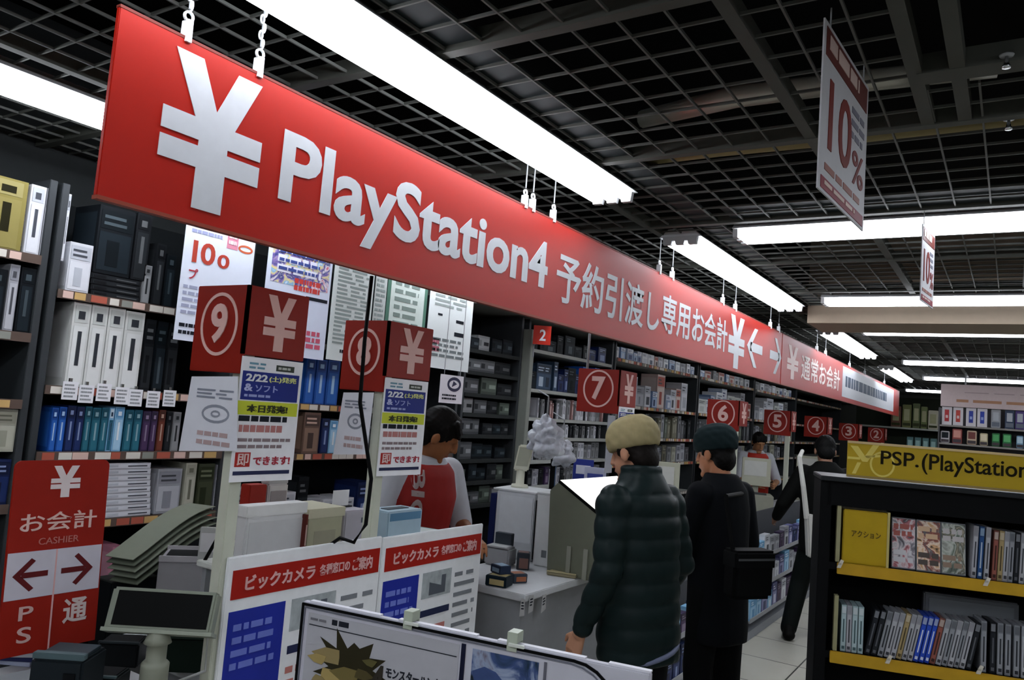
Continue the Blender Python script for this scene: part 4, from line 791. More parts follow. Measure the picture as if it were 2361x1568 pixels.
def solid(name, fill, mats, parent, voxel=.008, smooth=6, post=None, paint=None):
    """one continuous skin around everything fill() adds"""
    bm = bmesh.new(); fill(bm); bmesh.ops.recalc_face_normals(bm, faces=bm.faces); me = bpy.data.meshes.new(name); bm.to_mesh(me); bm.free()
    ob = bpy.data.objects.new(name, me); COL.objects.link(ob)
    r = ob.modifiers.new('r', 'REMESH'); r.mode = 'VOXEL'; r.voxel_size = voxel
    s = ob.modifiers.new('s', 'SMOOTH'); s.factor = .5; s.iterations = smooth
    dg = bpy.context.evaluated_depsgraph_get(); m2 = bpy.data.meshes.new_from_object(ob.evaluated_get(dg)); ob.modifiers.clear(); ob.data = m2; bpy.data.meshes.remove(me); m2.name = name
    if post:
        ns = [v.normal.copy() for v in m2.vertices]
        for v, n in zip(m2.vertices, ns): v.co = post(v.co.copy(), n)
    m2.materials.clear()
    for m in mats if isinstance(mats, (list, tuple)) else [mats]: m2.materials.append(m)
    for p in m2.polygons:
        p.use_smooth = True
        if paint: p.material_index = paint(p.center)
    m2.update(); ob.parent = parent
    return ob
def hand(bm, w, d, pn, side, curl=.35, s=1.0):
    """palm with four unequal fingers and a thumb; d = towards the fingertips, pn = palm normal, side = thumb side"""
    w, d = V(w), V(d).normalized(); pn = (V(pn) - d * d.dot(V(pn))).normalized(); l = V(side); l = (l - d * d.dot(l) - pn * pn.dot(l)).normalized()
    for k, o in enumerate((-.03, -.01, .01, .03)):
        prim_cone(bm, w + l * o * .7 * s + d * .01 * s, .013 * s, w + (l * o + d * .08) * s, .0125 * s, 10, 4)
    for o, L in ((.034, .072), (.0115, .082), (-.0115, .076), (-.034, .06)):
        p = w + (l * o + d * .085) * s; a = 0
        for f_, r in ((.45, .0085), (.32, .0078), (.23, .007)):
            a += curl; q = p + (d * math.cos(a) + pn * math.sin(a)) * L * f_ * s; prim_cone(bm, p, r * s, q, r * .93 * s, 8, 3); p = q
    p = w + (l * .026 + d * .02) * s; q = p + (l * .032 + d * .03 + pn * .012) * s; prim_cone(bm, p, .0125 * s, q, .010 * s, 8, 3); prim_cone(bm, q, .0098 * s, q + (l * .008 + d * .032 + pn * .012) * s, .008 * s, 8, 3)
def head(bm, c, m, s=1.0):
    def q(x, y, z): return V(c) + m @ (V((x, y, z)) * s)
    prim_ell(bm, q(0, -.012, .025), [s * x for x in (.076, .096, .094)], m); prim_ell(bm, q(0, .026, -.048), [s * x for x in (.058, .066, .072)], m)
    prim_cone(bm, q(-.012, .07, -.105), .02 * s, q(.012, .07, -.105), .02 * s, 10, 4)
    prim_cone(bm, q(0, .092, .012), .009 * s, q(0, .108, -.026), .013 * s, 10, 4); prim_cone(bm, q(-.012, .098, -.03), .009 * s, q(.012, .098, -.03), .009 * s, 8, 3)
    prim_cone(bm, q(-.036, .08, .026), .012 * s, q(.036, .08, .026), .012 * s, 8, 3); prim_cone(bm, q(-.016, .088, -.064), .009 * s, q(.016, .088, -.064), .009 * s, 8, 3)
    for e in (-1, 1): prim_ell(bm, q(e * .079, -.008, -.012), [s * x for x in (.011, .021, .033)], m, 12)
def person(label, loc, face, H, lean, nod, arms, legs, P):
    """loc = between the feet; face = heading of the body (x, y); arms/legs = elbow, wrist / knee, ankle per side in body axes (x right, y ahead)"""
    t = thing('person', label, 'person', (loc[0], loc[1], 0)); yaw = math.atan2(-face[0], face[1]); t.rotation_euler = (0, 0, yaw)
    k = H / 1.72; hip = V((0, P.get('hip_y', 0), .90 * k)); tilt = Matrix.Rotation(-lean, 3, 'X') @ Matrix.Rotation(P.get('twist', 0), 3, 'Z')
    def ub(x, y, z): return hip + tilt @ (V((x, y, z - .90)) * k)           # a point of the upper body
    hm = tilt @ Matrix.Rotation(P.get('turn', 0), 3, 'Z') @ Matrix.Rotation(-nod, 3, 'X'); hc = ub(0, .03, 1.585) + hm @ V((0, .01, .02))
    sh = [ub(-.175, -.01, 1.39), ub(.175, -.01, 1.39)]; hj = [hip + V((-.09 * k, 0, 0)), hip + V((.09 * k, 0, 0))]
    skin = M(P.get('skin', '#b98a6c'), .5, noise=.05)
    def body(bm):
        prim_loft(bm, [(ub(0, 0, .86), .15 * k, .10 * k, tilt), (ub(0, 0, 1.0), .145 * k, .10 * k, tilt), (ub(0, 0, 1.15), .14 * k, .095 * k, tilt), (ub(0, 0, 1.3), .165 * k, .11 * k, tilt), (ub(0, -.01, 1.40), .16 * k, .095 * k, tilt), (ub(0, -.01, 1.46), .08 * k, .07 * k, tilt)])
        prim_cone(bm, ub(0, -.012, 1.42), .06 * k, ub(0, .01, 1.55), .054 * k); head(bm, hc, hm, P.get('hs', 1.0))
        for i in (0, 1):
            e, w = V(arms[i][0]), V(arms[i][1]); prim_cone(bm, sh[i], .05, e, .038); prim_cone(bm, e, .038, w, .027, sx=1.1)
            d = (w - e).normalized(); hd = V(arms[i][2]) if len(arms[i]) > 2 else d
            hand(bm, w, hd, V(arms[i][3]) if len(arms[i]) > 3 else V((-1 if i else 1, 0, 0)), V(arms[i][4]) if len(arms[i]) > 4 else V((0, 1, .2)), P.get('curl', .35))
            kn, an = V(legs[i][0]), V(legs[i][1]); prim_cone(bm, hj[i], .085, kn, .055); prim_cone(bm, kn, .055, an, .038); prim_cone(bm, an + V((0, -.03, -.035)), .035, an + V((0, .15, -.05)), .028, sx=1.3, side=(1, 0, 0))
    em, lm = M('#1a1210', .3), M('#8a5248', .5)
    inv = hm.inverted(); hs = P.get('hs', 1.0)
    def paint(c):
        p = inv @ (c - hc) / hs
        if min((p - V((x, .088, .004))).length for x in (-.032, .032)) < .0125: return 1
        return 2 if abs(p.x) < .024 and abs(p.z + .064) < .0075 and p.y > .08 else 0
    solid('body', body, [skin, em, lm], t, .0058, 4, paint=paint)
    # shirt, jacket or coat
    jm = P['coat']; gx = P.get('bulk', 1.0); hem = P.get('hem', .80); nq = P.get('quilt', 0)
    def coat(bm):
        prim_loft(bm, [(ub(0, -.0, hem), .205 * k * gx, .155 * k * gx, tilt), (ub(0, 0, hem + .08), .21 * k * gx, .16 * k * gx, tilt), (ub(0, 0, 1.12), .205 * k * gx, .155 * k * gx, tilt), (ub(0, 0, 1.3), .215 * k * gx, .155 * k * gx, tilt), (ub(0, -.01, 1.41), .19 * k * gx, .13 * k * gx, tilt), (ub(0, -.012, 1.475), .10 * k, .09 * k, tilt), (ub(0, -.005, P.get('collar', 1.5)), .082 * k, .082 * k, tilt)])
        for i in (0, 1):
            e, w = V(arms[i][0]), V(arms[i][1]); d = (w - e).normalized(); prim_cone(bm, sh[i], .082 * gx, e, .064 * gx)
            if not P.get('short'): prim_cone(bm, e, .064 * gx, w - d * .035, .047 * gx)
    def puff(c, n):
        if not nq: return c
        z = (c - hip).dot(tilt @ V((0, 0, 1))); return c + n * (.010 * abs(math.sin(math.pi * (z + .01) / nq)) ** .6 - .004)
    cp = P.get('coat_paint'); j = solid('jacket' if nq else P.get('coat_name', 'coat'), coat, jm, t, .011 if nq else .010, 5, post=puff, paint=(lambda c: cp(tilt.inverted() @ (c - hip) / k)) if cp else None)
    if P.get('vest'):
        def vest(bm): prim_loft(bm, [(ub(0, 0, hem + .02), .215 * k * gx, .168 * k * gx, tilt), (ub(0, 0, 1.12), .215 * k * gx, .168 * k * gx, tilt), (ub(0, 0, 1.3), .215 * k * gx, .168 * k * gx, tilt), (ub(0, -.01, 1.42), .175 * k * gx, .142 * k * gx, tilt), (ub(0, -.012, 1.46), .12 * k, .105 * k, tilt)])
        solid('vest', vest, P['vest'], t, .010, 4)
    def trousers(bm):
        prim_loft(bm, [(hip + V((0, 0, -.09 * k)), .15 * k, .105 * k), (hip + V((0, 0, .06 * k)), .15 * k, .11 * k)])
        for i in (0, 1):
            kn, an = V(legs[i][0]), V(legs[i][1]); prim_cone(bm, hj[i] + V((0, 0, -.02)), .092, kn, .078); prim_cone(bm, kn, .078, an + V((0, 0, .0)), .066)
    solid('trousers', trousers, P.get('pants', M('#0c0d10', .7)), t, .012, 5)
    for i in (0, 1):
        an = V(legs[i][1])
        def shoe(bm): prim_cone(bm, an + V((0, -.05, -.045)), .045, an + V((0, .13, -.055)), .037, sx=1.15, side=(1, 0, 0)); prim_cone(bm, an + V((0, -.03, -.02)), .05, an + V((0, -.01, .03)), .05)
        solid('shoe', shoe, P.get('shoes', M('#0e0d0c', .5)), t, .009, 4, post=lambda c, n: V((c.x, c.y, max(c.z, .004))))
    def hq(x, y, z): return hc + hm @ (V((x, y, z)) * hs)
    if P.get('hair'):
        def hair(bm):
            prim_ell(bm, hq(0, -.022, .036), [hs * x for x in (.086, .102, .098)], hm); prim_ell(bm, hq(0, -.06, -.03), [hs * x for x in (.075, .055, .075)], hm)
            for a in range(7): prim_cone(bm, hq(-.06 + .02 * a, .035, .095), .02 * hs, hq(-.062 + .0207 * a, .075 + .008 * (a % 2), .058 - .006 * (a % 3)), .012 * hs, 8, 3)
            for e in (-1, 1): prim_cone(bm, hq(e * .072, .0, .05), .022 * hs, hq(e * .076, .02, -.005), .010 * hs, 8, 3)
        solid('hair', hair, P['hair'], t, .007, 3, post=lambda c, n: c + n * .0012 * math.sin(c.x * 260) * math.sin(c.z * 240))
    if P.get('cap'):
        cm = P['cap']
        def cap(bm): prim_loft(bm, [(hq(0, -.014, .012), .088 * hs, .110 * hs, hm), (hq(0, -.014, .035), .096 * hs, .120 * hs, hm), (hq(0, -.016, .07), .099 * hs, .122 * hs, hm), (hq(0, -.018, .105), .094 * hs, .114 * hs, hm), (hq(0, -.02, .135), .078 * hs, .092 * hs, hm), (hq(0, -.022, .155), .05 * hs, .058 * hs, hm), (hq(0, -.022, .162), .014 * hs, .016 * hs, hm)])
        o = solid('cap', cap, cm, t, .007, 5, post=lambda c, n: c + n * .0012 * math.sin((c - hc).x * 90 + (c - hc).z * 130) * math.sin((c - hc).y * 70))
        def peak(bm): prim_loft(bm, [(hq(0, .115, .026), .06 * hs, .05 * hs, hm), (hq(0, .12, .034), .062 * hs, .052 * hs, hm)])
        if P.get('peak', True): solid('cap_peak', peak, cm, t, .005, 3)
    return t, ub, tilt, hq, k
def limbs(P): return [tuple(V(q) for q in a) for a in P]
# the man in the beige cap: back three quarters, head bent to the counter, arms down
m1 = dep(1487, 1100, 3.35)
t, ub, tl_, hq, k = person('man in a beige cap and dark green quilted jacket at the counter', (m1.x + .02, m1.y - .02), (-.95, .30), 1.69, .07, .22,
    limbs([((-.235, -.02, 1.10), (-.245, .10, .83), (0, .35, -1), (1, .1, 0), (.2, 1, 0)), ((.235, -.02, 1.10), (.22, .16, .88), (-.1, .35, -.9), (-1, 0, 0), (0, 1, .2))]),
    limbs([((-.11, .0, .48), (-.12, -.05, .09)), ((.11, .03, .48), (.13, .02, .09))]),
    dict(coat=M('#141f1f', .42, noise=.2, scale=8), quilt=.088, hem=.74, bulk=.90, collar=1.545, turn=.15, cap=M('#8a7f5c', .8, noise=.2, scale=40), hair=M('#15110f', .6), skin='#a87a60', pants=M('#0b0c0e', .7), peak=False))
mb = MB(); L1 = V(t.location); mb.tube([L1 + ub(.205 * .9 * math.cos(R(a)) , .165 * .9 * math.sin(R(a)), .742 + .0006 * (a + 150)) for a in range(-165, -30, 15)], .010, 8); mb.build('hem_band', M('#5a6078', .5), t, smooth=True)
# the person with the black shoulder bag
m2 = dep(1660, 1100, 4.15)
t2, ub2, tl2, hq2, k2 = person('person in a black coat and dark cap carrying a black shoulder bag', (m2.x + .02, m2.y), (-.93, .36), 1.68, .04, .15,
    limbs([((-.22, .06, 1.10), (-.17, .27, 1.04), (.2, 1, .05)), ((.22, -.02, 1.10), (.20, .12, .90), (0, .3, -1))]),
    limbs([((-.10, .02, .48), (-.11, -.02, .09)), ((.10, .0, .48), (.11, .0, .09))]),
    dict(coat=M('#06080c', .75, noise=.2), hem=.62, bulk=.84, collar=1.50, cap=M('#142022', .8), hair=M('#0c0b0b', .6), skin='#a06a4c', turn=.1, peak=False, pants=M('#060708', .8)))
b = dep(1726, 1315, 3.76); t = thing('shoulder_bag', 'black shoulder bag hanging at the hip of the person in the black coat', 'bag', (b.x, b.y, b.z - .13)); yv = V((.55, .83, 0)); f = Fr((b.x, b.y, b.z), yv, (0, 0, 1))
mb = MB(); mb.fbox(f, -.12, -.13, .12, .09, -.05, .05); mb.build('body', M('#08090a', .6), t, bevel=.02)
mb = MB(); mb.fbox(f, -.122, .01, .122, .1, -.054, .054); mb.build('flap', M('#0d0e0f', .5), t, bevel=.012)
mb = MB(); mb.fbox(f, -.11, .055, .11, .065, .055, .057); mb.build('zip', M('#4a4c4e', .4), t)
mb = MB(); mb.tube([f.p(-.1, .09), f.p(-.16, .35, .0), V(t2.location) + Matrix.Rotation(t2.rotation_euler.z, 3, 'Z') @ ub2(.06, -.10, 1.40)], .012, 8); mb.build('strap', M('#0a0b0c', .7), t)
# the bending person
t3, ub3, tl3, hq3, k3 = person('person in dark clothes bending over the counter, white bag at the side', (-1.31, 6.98), (-.30, .95), 1.70, .16, .25,
    limbs([((-.32, .08, 1.10), (-.37, .22, .95), (-.2, 1, -.3)), ((.25, .12, 1.08), (.20, .36, 1.0), (-.1, 1, -.1))]),
    limbs([((-.16, .08, .48), (-.24, .02, .09)), ((.08, .05, .48), (.10, .0, .09))]),
    dict(coat=M('#0b0c0b', .75, noise=.2), hem=.74, bulk=.95, collar=1.5, hair=M('#0a0a0a', .6), skin='#8a6450', pants=M('#101413', .7)))
b = dep(1869, 1235, 6.2); t = thing('tote_bag', 'white bag hanging on a long white strap beside the bending person', 'bag', (b.x, b.y, b.z - .17)); f = Fr(b, (.84, .54, 0), (0, 0, 1))
mb = MB(); mb.prism(f, [(-.05, .17), (.06, .16), (.065, -.15), (-.02, -.17)], -.04, .04); mb.build('body', M('#b4b4ae', .6), t, bevel=.012)
mb = MB(); mb.tube([dep(1860, 1195, 6.2), dep(1852, 1120, 6.2), dep(1843, 1055, 6.25), dep(1850, 1040, 6.42)], [.022, .02, .018, .016], 8); mb.build('strap', M('#b8b8b2', .7), t)
# the clerk in the red vest, leaning over the far end of the counter
RV = M('#8c1c18', .6, noise=.1)
c1_ = dep(985, 1120, 3.75)
def cpaint(p): return 0
t4, ub4, tl4, hq4, k4 = person('shop clerk with dark hair, red vest over a white shirt, working behind the counter', (c1_.x - .16, c1_.y + .04), (.88, -.20), 1.72, .24, .40,
    limbs([((.30, .12, 1.10), (.04, .40, 1.10), (-.9, .3, -.1), (0, 0, -1), (0, 1, 0)), ((-.29, .10, 1.12), (-.14, .38, 1.09), (.5, .8, -.1), (0, 0, -1), (1, .2, 0))][::-1]),
    limbs([((-.11, .0, .48), (-.11, -.02, .09)), ((.11, .0, .48), (.11, -.02, .09))]),
    dict(coat=M('#b4b6bc', .7), coat_name='shirt', short=True, hem=.85, bulk=.92, collar=1.49, vest=RV, hair=M('#0d0b0a', .5), skin='#8e5a38', turn=.85))
f = Fr(V((0, 0, 0)), (1, 0, 0), (0, 0, 1))
L4 = V(t4.location); bf = Fr(L4 + ub4(.15, .162, 1.30), tl4 @ V((-1, 0, 0)), tl4 @ V((0, 0, 1))); bf.o = L4 + ub4(.135, .186, 1.20)
o = text('BIC', bf, .0, .0, .06, .24, M('#d4c4c0', .6), t4, .03, .003, base=.006, rot=1)
from mathutils.bvhtree import BVHTree
vs_ = [x for x in t4.children if x.name.startswith('vest')][0]; bv = BVHTree.FromPolygons([v.co for v in vs_.data.vertices], [p.vertices for p in vs_.data.polygons])
for v in o.data.vertices:                                           # the letters lie on the cloth
    h_ = bv.ray_cast(v.co + bf.n * .3, -bf.n)
    if h_[0] is not None: v.co = h_[0] + bf.n * .004
o.parent = vs_
q = Matrix.Rotation(t4.rotation_euler.z, 3, 'Z'); o = V(t4.location) + q @ ub4(-.05, .172, 1.30); u_ = q @ (tl4 @ V((-1, 0, 0))); v_ = q @ (tl4 @ V((0, 0, 1)))
for y, lb in ((5.95, 'distant shop clerk in a red vest behind the counter, right of sign 6'), ):
    p = onx(1748, 1060, -2.78); t5, ub5, *_ = person(lb, (p.x - .05, p.y), (.6, -.8), 1.66, .12, .3,
        limbs([((-.25, .15, 1.06), (-.12, .38, 1.02), (.4, .9, 0)), ((.25, .15, 1.06), (.12, .38, 1.02), (-.4, .9, 0))]), limbs([((-.11, .0, .48), (-.11, -.02, .09)), ((.11, .0, .48), (.11, -.02, .09))]),
        dict(coat=M('#b4b6bc', .7), coat_name='shirt', short=True, hem=.85, bulk=.92, collar=1.49, vest=M('#a8281a', .6), hair=M('#0d0b0a', .5), skin='#a87854'))

# ---------------------------------------------------------------- pale crumpled plastic bags hanging behind the staff monitor
for k, (px, py, d, r_, lb) in enumerate([(1258, 1010, 4.5, .10, 'crumpled pale plastic bag hanging right of the grey post'), (1296, 1045, 4.8, .07, 'smaller crumpled plastic bag just right of the first one')]):
    o = dep(px, py, d)
    t = thing('plastic_bag', lb, 'bag', o - V((0, 0, r_)))
    def fill(bm): 
        prim_ell(bm, V((0, 0, r_)), (r_ * .9, r_ * .9, r_ * 1.1)); prim_ell(bm, V((.03, -.02, r_ * .6)), (r_ * .8, r_ * .7, r_ * .7)); prim_cone(bm, V((0, 0, r_ * 1.9)), .03, V((0, 0, r_ * 2.3)), .014)
    solid('bag_body', fill, M('#b8bcc4', .3, noise=.3, scale=40), t, .008, 2, post=lambda c, n: c + n * (.05 * abs(mnoise.noise(c * 14)) + .02 * mnoise.noise(c * 38) - .01))
    mb = MB(); mb.tube([o + V((0, 0, r_ * 1.2)), o + V((0, 0, r_ * 1.2 + .12)), o + V((-.25, .3, r_ * 1.2 + .16))], .004, 6); mb.build('hook_wire', GREY, t)
# ================================================================ game rack on the right
RA = R(17); RU = V((math.cos(RA), math.sin(RA), 0)); RO = V((-.652, 3.69, 0)); fr = Fr(RO, RU, (0, 0, 1))       # n points at the viewer
def onrack(px, py, c=0):
    d = _ray(px, py); o = RO + fr.n * c; k = (o - EYE).dot(fr.n) / d.dot(fr.n); p = EYE + d * k - RO; return p.dot(RU), p.z
RW = 1.35; Z1, Z2, Z3 = 1.165, .79, .42; RD = .30
a0 = onrack(1925, 1110)[0]
t = thing('game_rack', 'black game rack with yellow shelf edges and a yellow header board, right side', 'rack', fr.p(RW / 2, 0, -RD / 2)); rack = t
LE = onrack(1890, 1200)[0]; RBK = M('#07080a', .6); YE = M('#b08a1c', .45, noise=.2, scale=14)
mb = MB(); mb.fbox(fr, -.03, 0, RW, 1.50, -RD - .015, -RD); mb.build('back_panel', RBK, t)
mb = MB(); mb.fbox(fr, LE, 0, -.012, 1.515, -RD, -.01); mb.build('side_panel', RBK, t, bevel=.003)
mb = MB(); mb.fbox(fr, RW, 0, RW + .03, 1.515, -RD, -.01); mb.build('side_panel', RBK, t, bevel=.003)
mb = MB(); mb.fbox(fr, LE - .004, 1.515, RW + .03, 1.535, -RD - .02, .02); mb.build('top_board', M('#26282a', .4), t, bevel=.003)
mb = MB(); mb.fbox(fr, -.03, 1.41, RW, 1.515, -.03, -.01); mb.build('top_rail', RBK, t)
for z in (Z1, Z2, Z3):
    mb = MB(); mb.fbox(fr, -.03, z - .03, RW, z, -RD, -.012); s = mb.build('shelf', RBK, t)
    mb = MB(); mb.fbox(fr, onrack(*{Z1: (1931, 1285), Z2: (1914, 1490)}.get(z, (1905, 1560)))[0], z - .045, RW, z + .003, -.012, .004); mb.build('yellow_edge', YE, s, bevel=.002)
    if z > Z3:
        mb = MB(); cs = onrack(1931, 1200)[0] if z == Z1 else onrack(1924, 1420)[0]; mb.fbox(fr, cs, z + .004, cs + .016, z + (.29 if z == Z1 else .235), -.05, -.013); mb.build('cream_strip', M('#8c8a68', .5), t)
mb = MB(); mb.fbox(fr, -.03, 0, RW, Z3 - .05, -.06, -.03); mb.build('base_panel', RBK, t)
# header
hz0, hz1 = 1.545, 1.69; h0 = onrack(1954, 1060)[0]
mb = MB(); mb.fbox(fr, h0, hz0, RW, hz1, -.02, 0); hd = mb.build('header_board', M('#a88e12', .4, noise=.12, scale=10), t, bevel=.002)
mb = MB(); mb.fbox(fr, h0, hz1 - .004, RW, hz1 + .006, -.022, .004); mb.build('header_rail', M('#c0a878', .4), hd)
mb = MB(); mb.fbox(fr, h0, hz0 - .006, RW, hz0 + .004, -.022, .004); mb.build('header_rail', M('#8c7848', .4), hd)
LY = M('#cdbb5c', .5); mb = MB(); a1 = onrack(2025, 1060)[0]
for pts in ([(.0, .13), (.03, .13), (.06, .09), (.09, .14), (.115, .14), (.07, .065), (.05, .065)],): mb.prism(fr, [(h0 + .01 + a, hz0 + b) for a, b in pts], .0001, .0015)
mb.prism(fr, [(h0 + .0, hz0 + .072), (h0 + .05, hz0 + .072), (h0 + .05, hz0 + .082), (h0, hz0 + .082)], .0001, .0015); mb.prism(fr, [(h0 + .065, hz0 + .08), (h0 + .13, hz0 + .09), (h0 + .13, hz0 + .1), (h0 + .065, hz0 + .09)], .0001, .0015)
mb.prism(fr, [(h0 + .02, hz0 + .01), (h0 + .035, hz0 + .01), (h0 + .055, hz0 + .06), (h0 + .04, hz0 + .06)], .0001, .0015)
mb.build('pale_yen_pattern', LY, hd)
mb = MB(); mb.ring(fr, h0 + .14, hz0 + .06, .05, .055, .008, .0001, .0015, seg=24); mb.build('pale_ring_pattern', LY, hd)
a1, a2 = onrack(2030, 1070)[0], onrack(2118, 1075)[0]; IK = M('#1a1608', .6)
text('PSP.', fr, a1, hz0 + .060, a2, hz0 + .120, IK, hd, .012)
a1, a2 = onrack(2125, 1075)[0], onrack(2365, 1090)[0]
q = (a2 - a1) / 11.9
text('(PlayStation', fr, a1, hz0 + .034, a2 + .01, hz0 + .122, IK, hd, .012)
text('Portable)', fr, a2 + .06, hz0 + .038, a2 + .05 + q * 8.6, hz0 + .122, IK, hd, .012)
def case(label, a, z, w, h, d, lean, cols, c=-.035, name='game_case', cat='game case', group='game cases'):
    t_ = V((math.sin(lean), 0, math.cos(lean))); f = Fr(fr.p(a, z, c), RU * math.cos(lean) - V((0, 0, 1)) * math.sin(lean), V((0, 0, 1)) * math.cos(lean) + RU * math.sin(lean))
    mb = MB(); mb.fbox(f, 0, 0, w, h, -d, 0, 0)
    mb.fbox(f, w * .1, h * .03, w * .9, h * .80, 0, .0012, 1); mb.fbox(f, w * .1, h * .82, w * .9, h * .97, 0, .0012, 2); mb.fbox(f, w * .35, h * .2, w * .65, h * .7, .0012, .002, 3)
    mb.fbox(f, w * .2, h * .05, w * .8, h * .12, .0012, .002, 3)
    o = mb.build(name, [M(x, .35) for x in cols], None, bevel=min(.0015, w * .06)); return tag(o, label, cat, group)
# upper shelf: yellow divider card, face-out games, spines
a0, a1 = onrack(1944, 1250)[0], onrack(2050, 1250)[0]
t = thing('divider_box', 'yellow divider box with dark lettering at the left end of the upper rack shelf', 'divider', fr.p(.07, Z1, -.1), None)
mb = MB(); mb.fbox(fr, a0, Z1 + .001, a1, Z1 + .232, -.16, -.02); mb.build('box', M('#a88c0e', .4, noise=.15, scale=12), t, bevel=.004)
mb = MB(); mb.fbox(fr, a1 - .006, Z1 + .001, a1 + .004, Z1 + .236, -.165, -.015); mb.build('pale_edge', M('#b0a468', .4), t)
text('アクション', fr, a0 + .035, Z1 + .118, a1 - .03, Z1 + .146, M('#4a3c0c', .6), t, .01, base=-.02)
CV = ['#8a8488', '#7c7060', '#5c5a58', '#988078', '#6c7470', '#4c4a50']
for r_ in range(2):
    for k in range(3):
        w = (onrack(2238, 1250)[0] - onrack(2062, 1250)[0]) / 3; a = onrack(2062, 1250)[0] + k * w
        if r_ == 1: continue
        f = Fr(fr.p(a, Z1 + .002, -.05 + .004 * (k % 2)), RU, V((0, 0, 1)) - fr.n * .12); t = thing('game_case', '%s face-out game with a busy cover, %s from left on the upper rack shelf' % (['pinkish', 'tan', 'greenish'][k], nth(k)), 'game case', f.o + RU * w / 2, 'face-out games on the upper rack shelf')
        mb = MB(); mb.fbox(f, .001, 0, w - .001, .215, -.018, 0); mb.build('case', M('#70747a', .25), t, bevel=.0015)
        mb = MB(); mb.fbox(f, .004, .005, w - .004, .21, 0, .001); c_ = mb.build('cover', M_cover([['#2c2a30', '#8c8890', '#d4ccd0', '#b06a70', '#3c3a40', '#c0bcc4'], ['#3a3028', '#c89c70', '#e0d0c0', '#8c4c3c', '#58565c', '#b4a898'], ['#2c3430', '#788478', '#b8bcb4', '#54584c', '#a49c88', '#3c4444']][k], 16, k), t)
        scribble(f, .008, .13, w - .006, .19, 2, M(['#a05850', '#c8a888', '#b8b4b4', '#d0c0b4', '#a0a8a4', '#c0b8c0'][k], .5), c_, seed=k + 7, base=.001, word=.4, fill=.7); scribble(f, .008, .02, w - .006, .08, 2, M(['#c8c8cc', '#4c4440', '#8c7868', '#5a4c4c', '#34403c', '#88848c'][k], .5), c_, seed=k + 17, base=.001, word=.5, fill=.7)
SP = dict(w=('#8c8e94', '#a6a8ae', '#84868c', '#3c3e44'), s=('#74787e', '#8c9096', '#5c6066', '#2c3036'), b=('#1c3c66', '#22487a', '#7890a8', '#a8b8c8'), r=('#6a4038', '#8a5248', '#a89890', '#3a2420'), t=('#8c7c58', '#a08e66', '#b0a48c', '#4a4028'), k=('#1a1c20', '#26292e', '#6c7076', '#54585e'), g=('#4a6a60', '#5c7c70', '#8ca098', '#24342e'), n=('#1a3a9c', '#2448b4', '#8c98b8', '#c8d0e4'), c=('#8fa4a8', '#a4b8bc', '#b4c0c2', '#40585c'))
WD = dict(w='white', s='silver', b='steel blue', r='reddish', t='tan', k='black', g='green', n='bright blue', c='pale teal')
for i, (px, cd_) in enumerate(zip((2246, 2260, 2275, 2293, 2306, 2318, 2330, 2343, 2356, 2369, 2382, 2395, 2408, 2421), 'wbwrtwskwsrwbs')):
    a = onrack(px - 6, 1270, -.035)[0]; case('%s game spine, %s from left among the upright games on the upper rack shelf' % (WD[cd_], nth(i)), a, Z1 + .002, .0185, .205 if i > 2 else .215, .13, R(2), SP[cd_], group='upright games on the upper rack shelf')
# lower shelf
low = [(1944, 'c', 0), (1957, 'w', 0), (1970, 'c', 0), (1984, 'c', 0), (2000, 'k', 11), (2015, 'k', 11), (2030, 's', 11), (2045, 'w', 11), (2059, 'w', 11), (2073, 't', 11), (2086, 'w', 11), (2099, 'w', 11), (2112, 'n', 11), (2125, 'n', 11), (2138, 'n', 11), (2150, 'r', 11), (2164, 'w', 11), (2178, 's', 11), (2192, 'w', 11), (2206, 's', 11), (2219, 'w', 11), (2233, 'k', 11), (2268, 's', 0), (2289, 'k', 0), (2306, 's', 0), (2324, 's', 0), (2344, 's', 0), (2362, 'w', 0), (2380, 's', 0), (2398, 'k', 0)]
for i, (px, cd_, ln) in enumerate(low):
    a = onrack(px - 6, 1470, -.03)[0]; nx = onrack(low[i + 1][0] - 6, 1470, -.03)[0] if i + 1 < len(low) else a + .03
    z = Z2 + .002 + math.sin(R(ln)) * .021; case('%s game spine, %s from left on the lower rack shelf' % (WD[cd_], nth(i)), a, z, min(.021, (nx - a) * math.cos(R(ln)) - .002), .195 if i < 22 else .205, .12, R(ln), SP[cd_], c=-.03, group='game spines on the lower rack shelf')
a0, a1 = onrack(2130, 1370, -.18)[0], onrack(2350, 1370, -.18)[0]
t = thing('acrylic_divider', 'grey acrylic box standing behind the game spines on the lower rack shelf', 'divider', fr.p((a0 + a1) / 2, Z2, -.2)); mb = MB(); mb.fbox(fr, a0, Z2 + .001, a1, Z2 + .27, -.22, -.175); mb.build('box', M('#55585c', .3), t, bevel=.006)
mb = MB(); mb.fbox(fr, a0 + .02, Z2 + .05, a1 - .02, Z2 + .25, -.175, -.173); mb.build('face_plate', M('#686c70', .25), t)
for px, py, lb in ((1937, 1283, 'small white clip at the left end of the upper yellow shelf edge'), (2275, 1316, 'white price clip on the upper yellow shelf edge, under the upright games'), (2048, 1520, 'small pale clip on the lower yellow shelf edge'), (2258, 1544, 'round pale clip on the lower yellow shelf edge near the right')):
    a, z = onrack(px, py, .01); t = thing('price_clip', lb, 'clip', fr.p(a, z, .006)); z = max(min(z, Z1 + .0), Z2 - .05) if py < 1400 else z
    mb = MB(); mb.prism(fr, [(a - .012, z - .018), (a + .004, z - .018), (a + .016, z + .014), (a + .004, z + .018)], .0045, .012); mb.build('clip', M('#c8c4b8', .4), t); mb = MB(); mb.fbox(fr, a - .006, z - .004, a + .006, z + .004, .012, .016); mb.build('catch', M('#a8a498', .4), t)
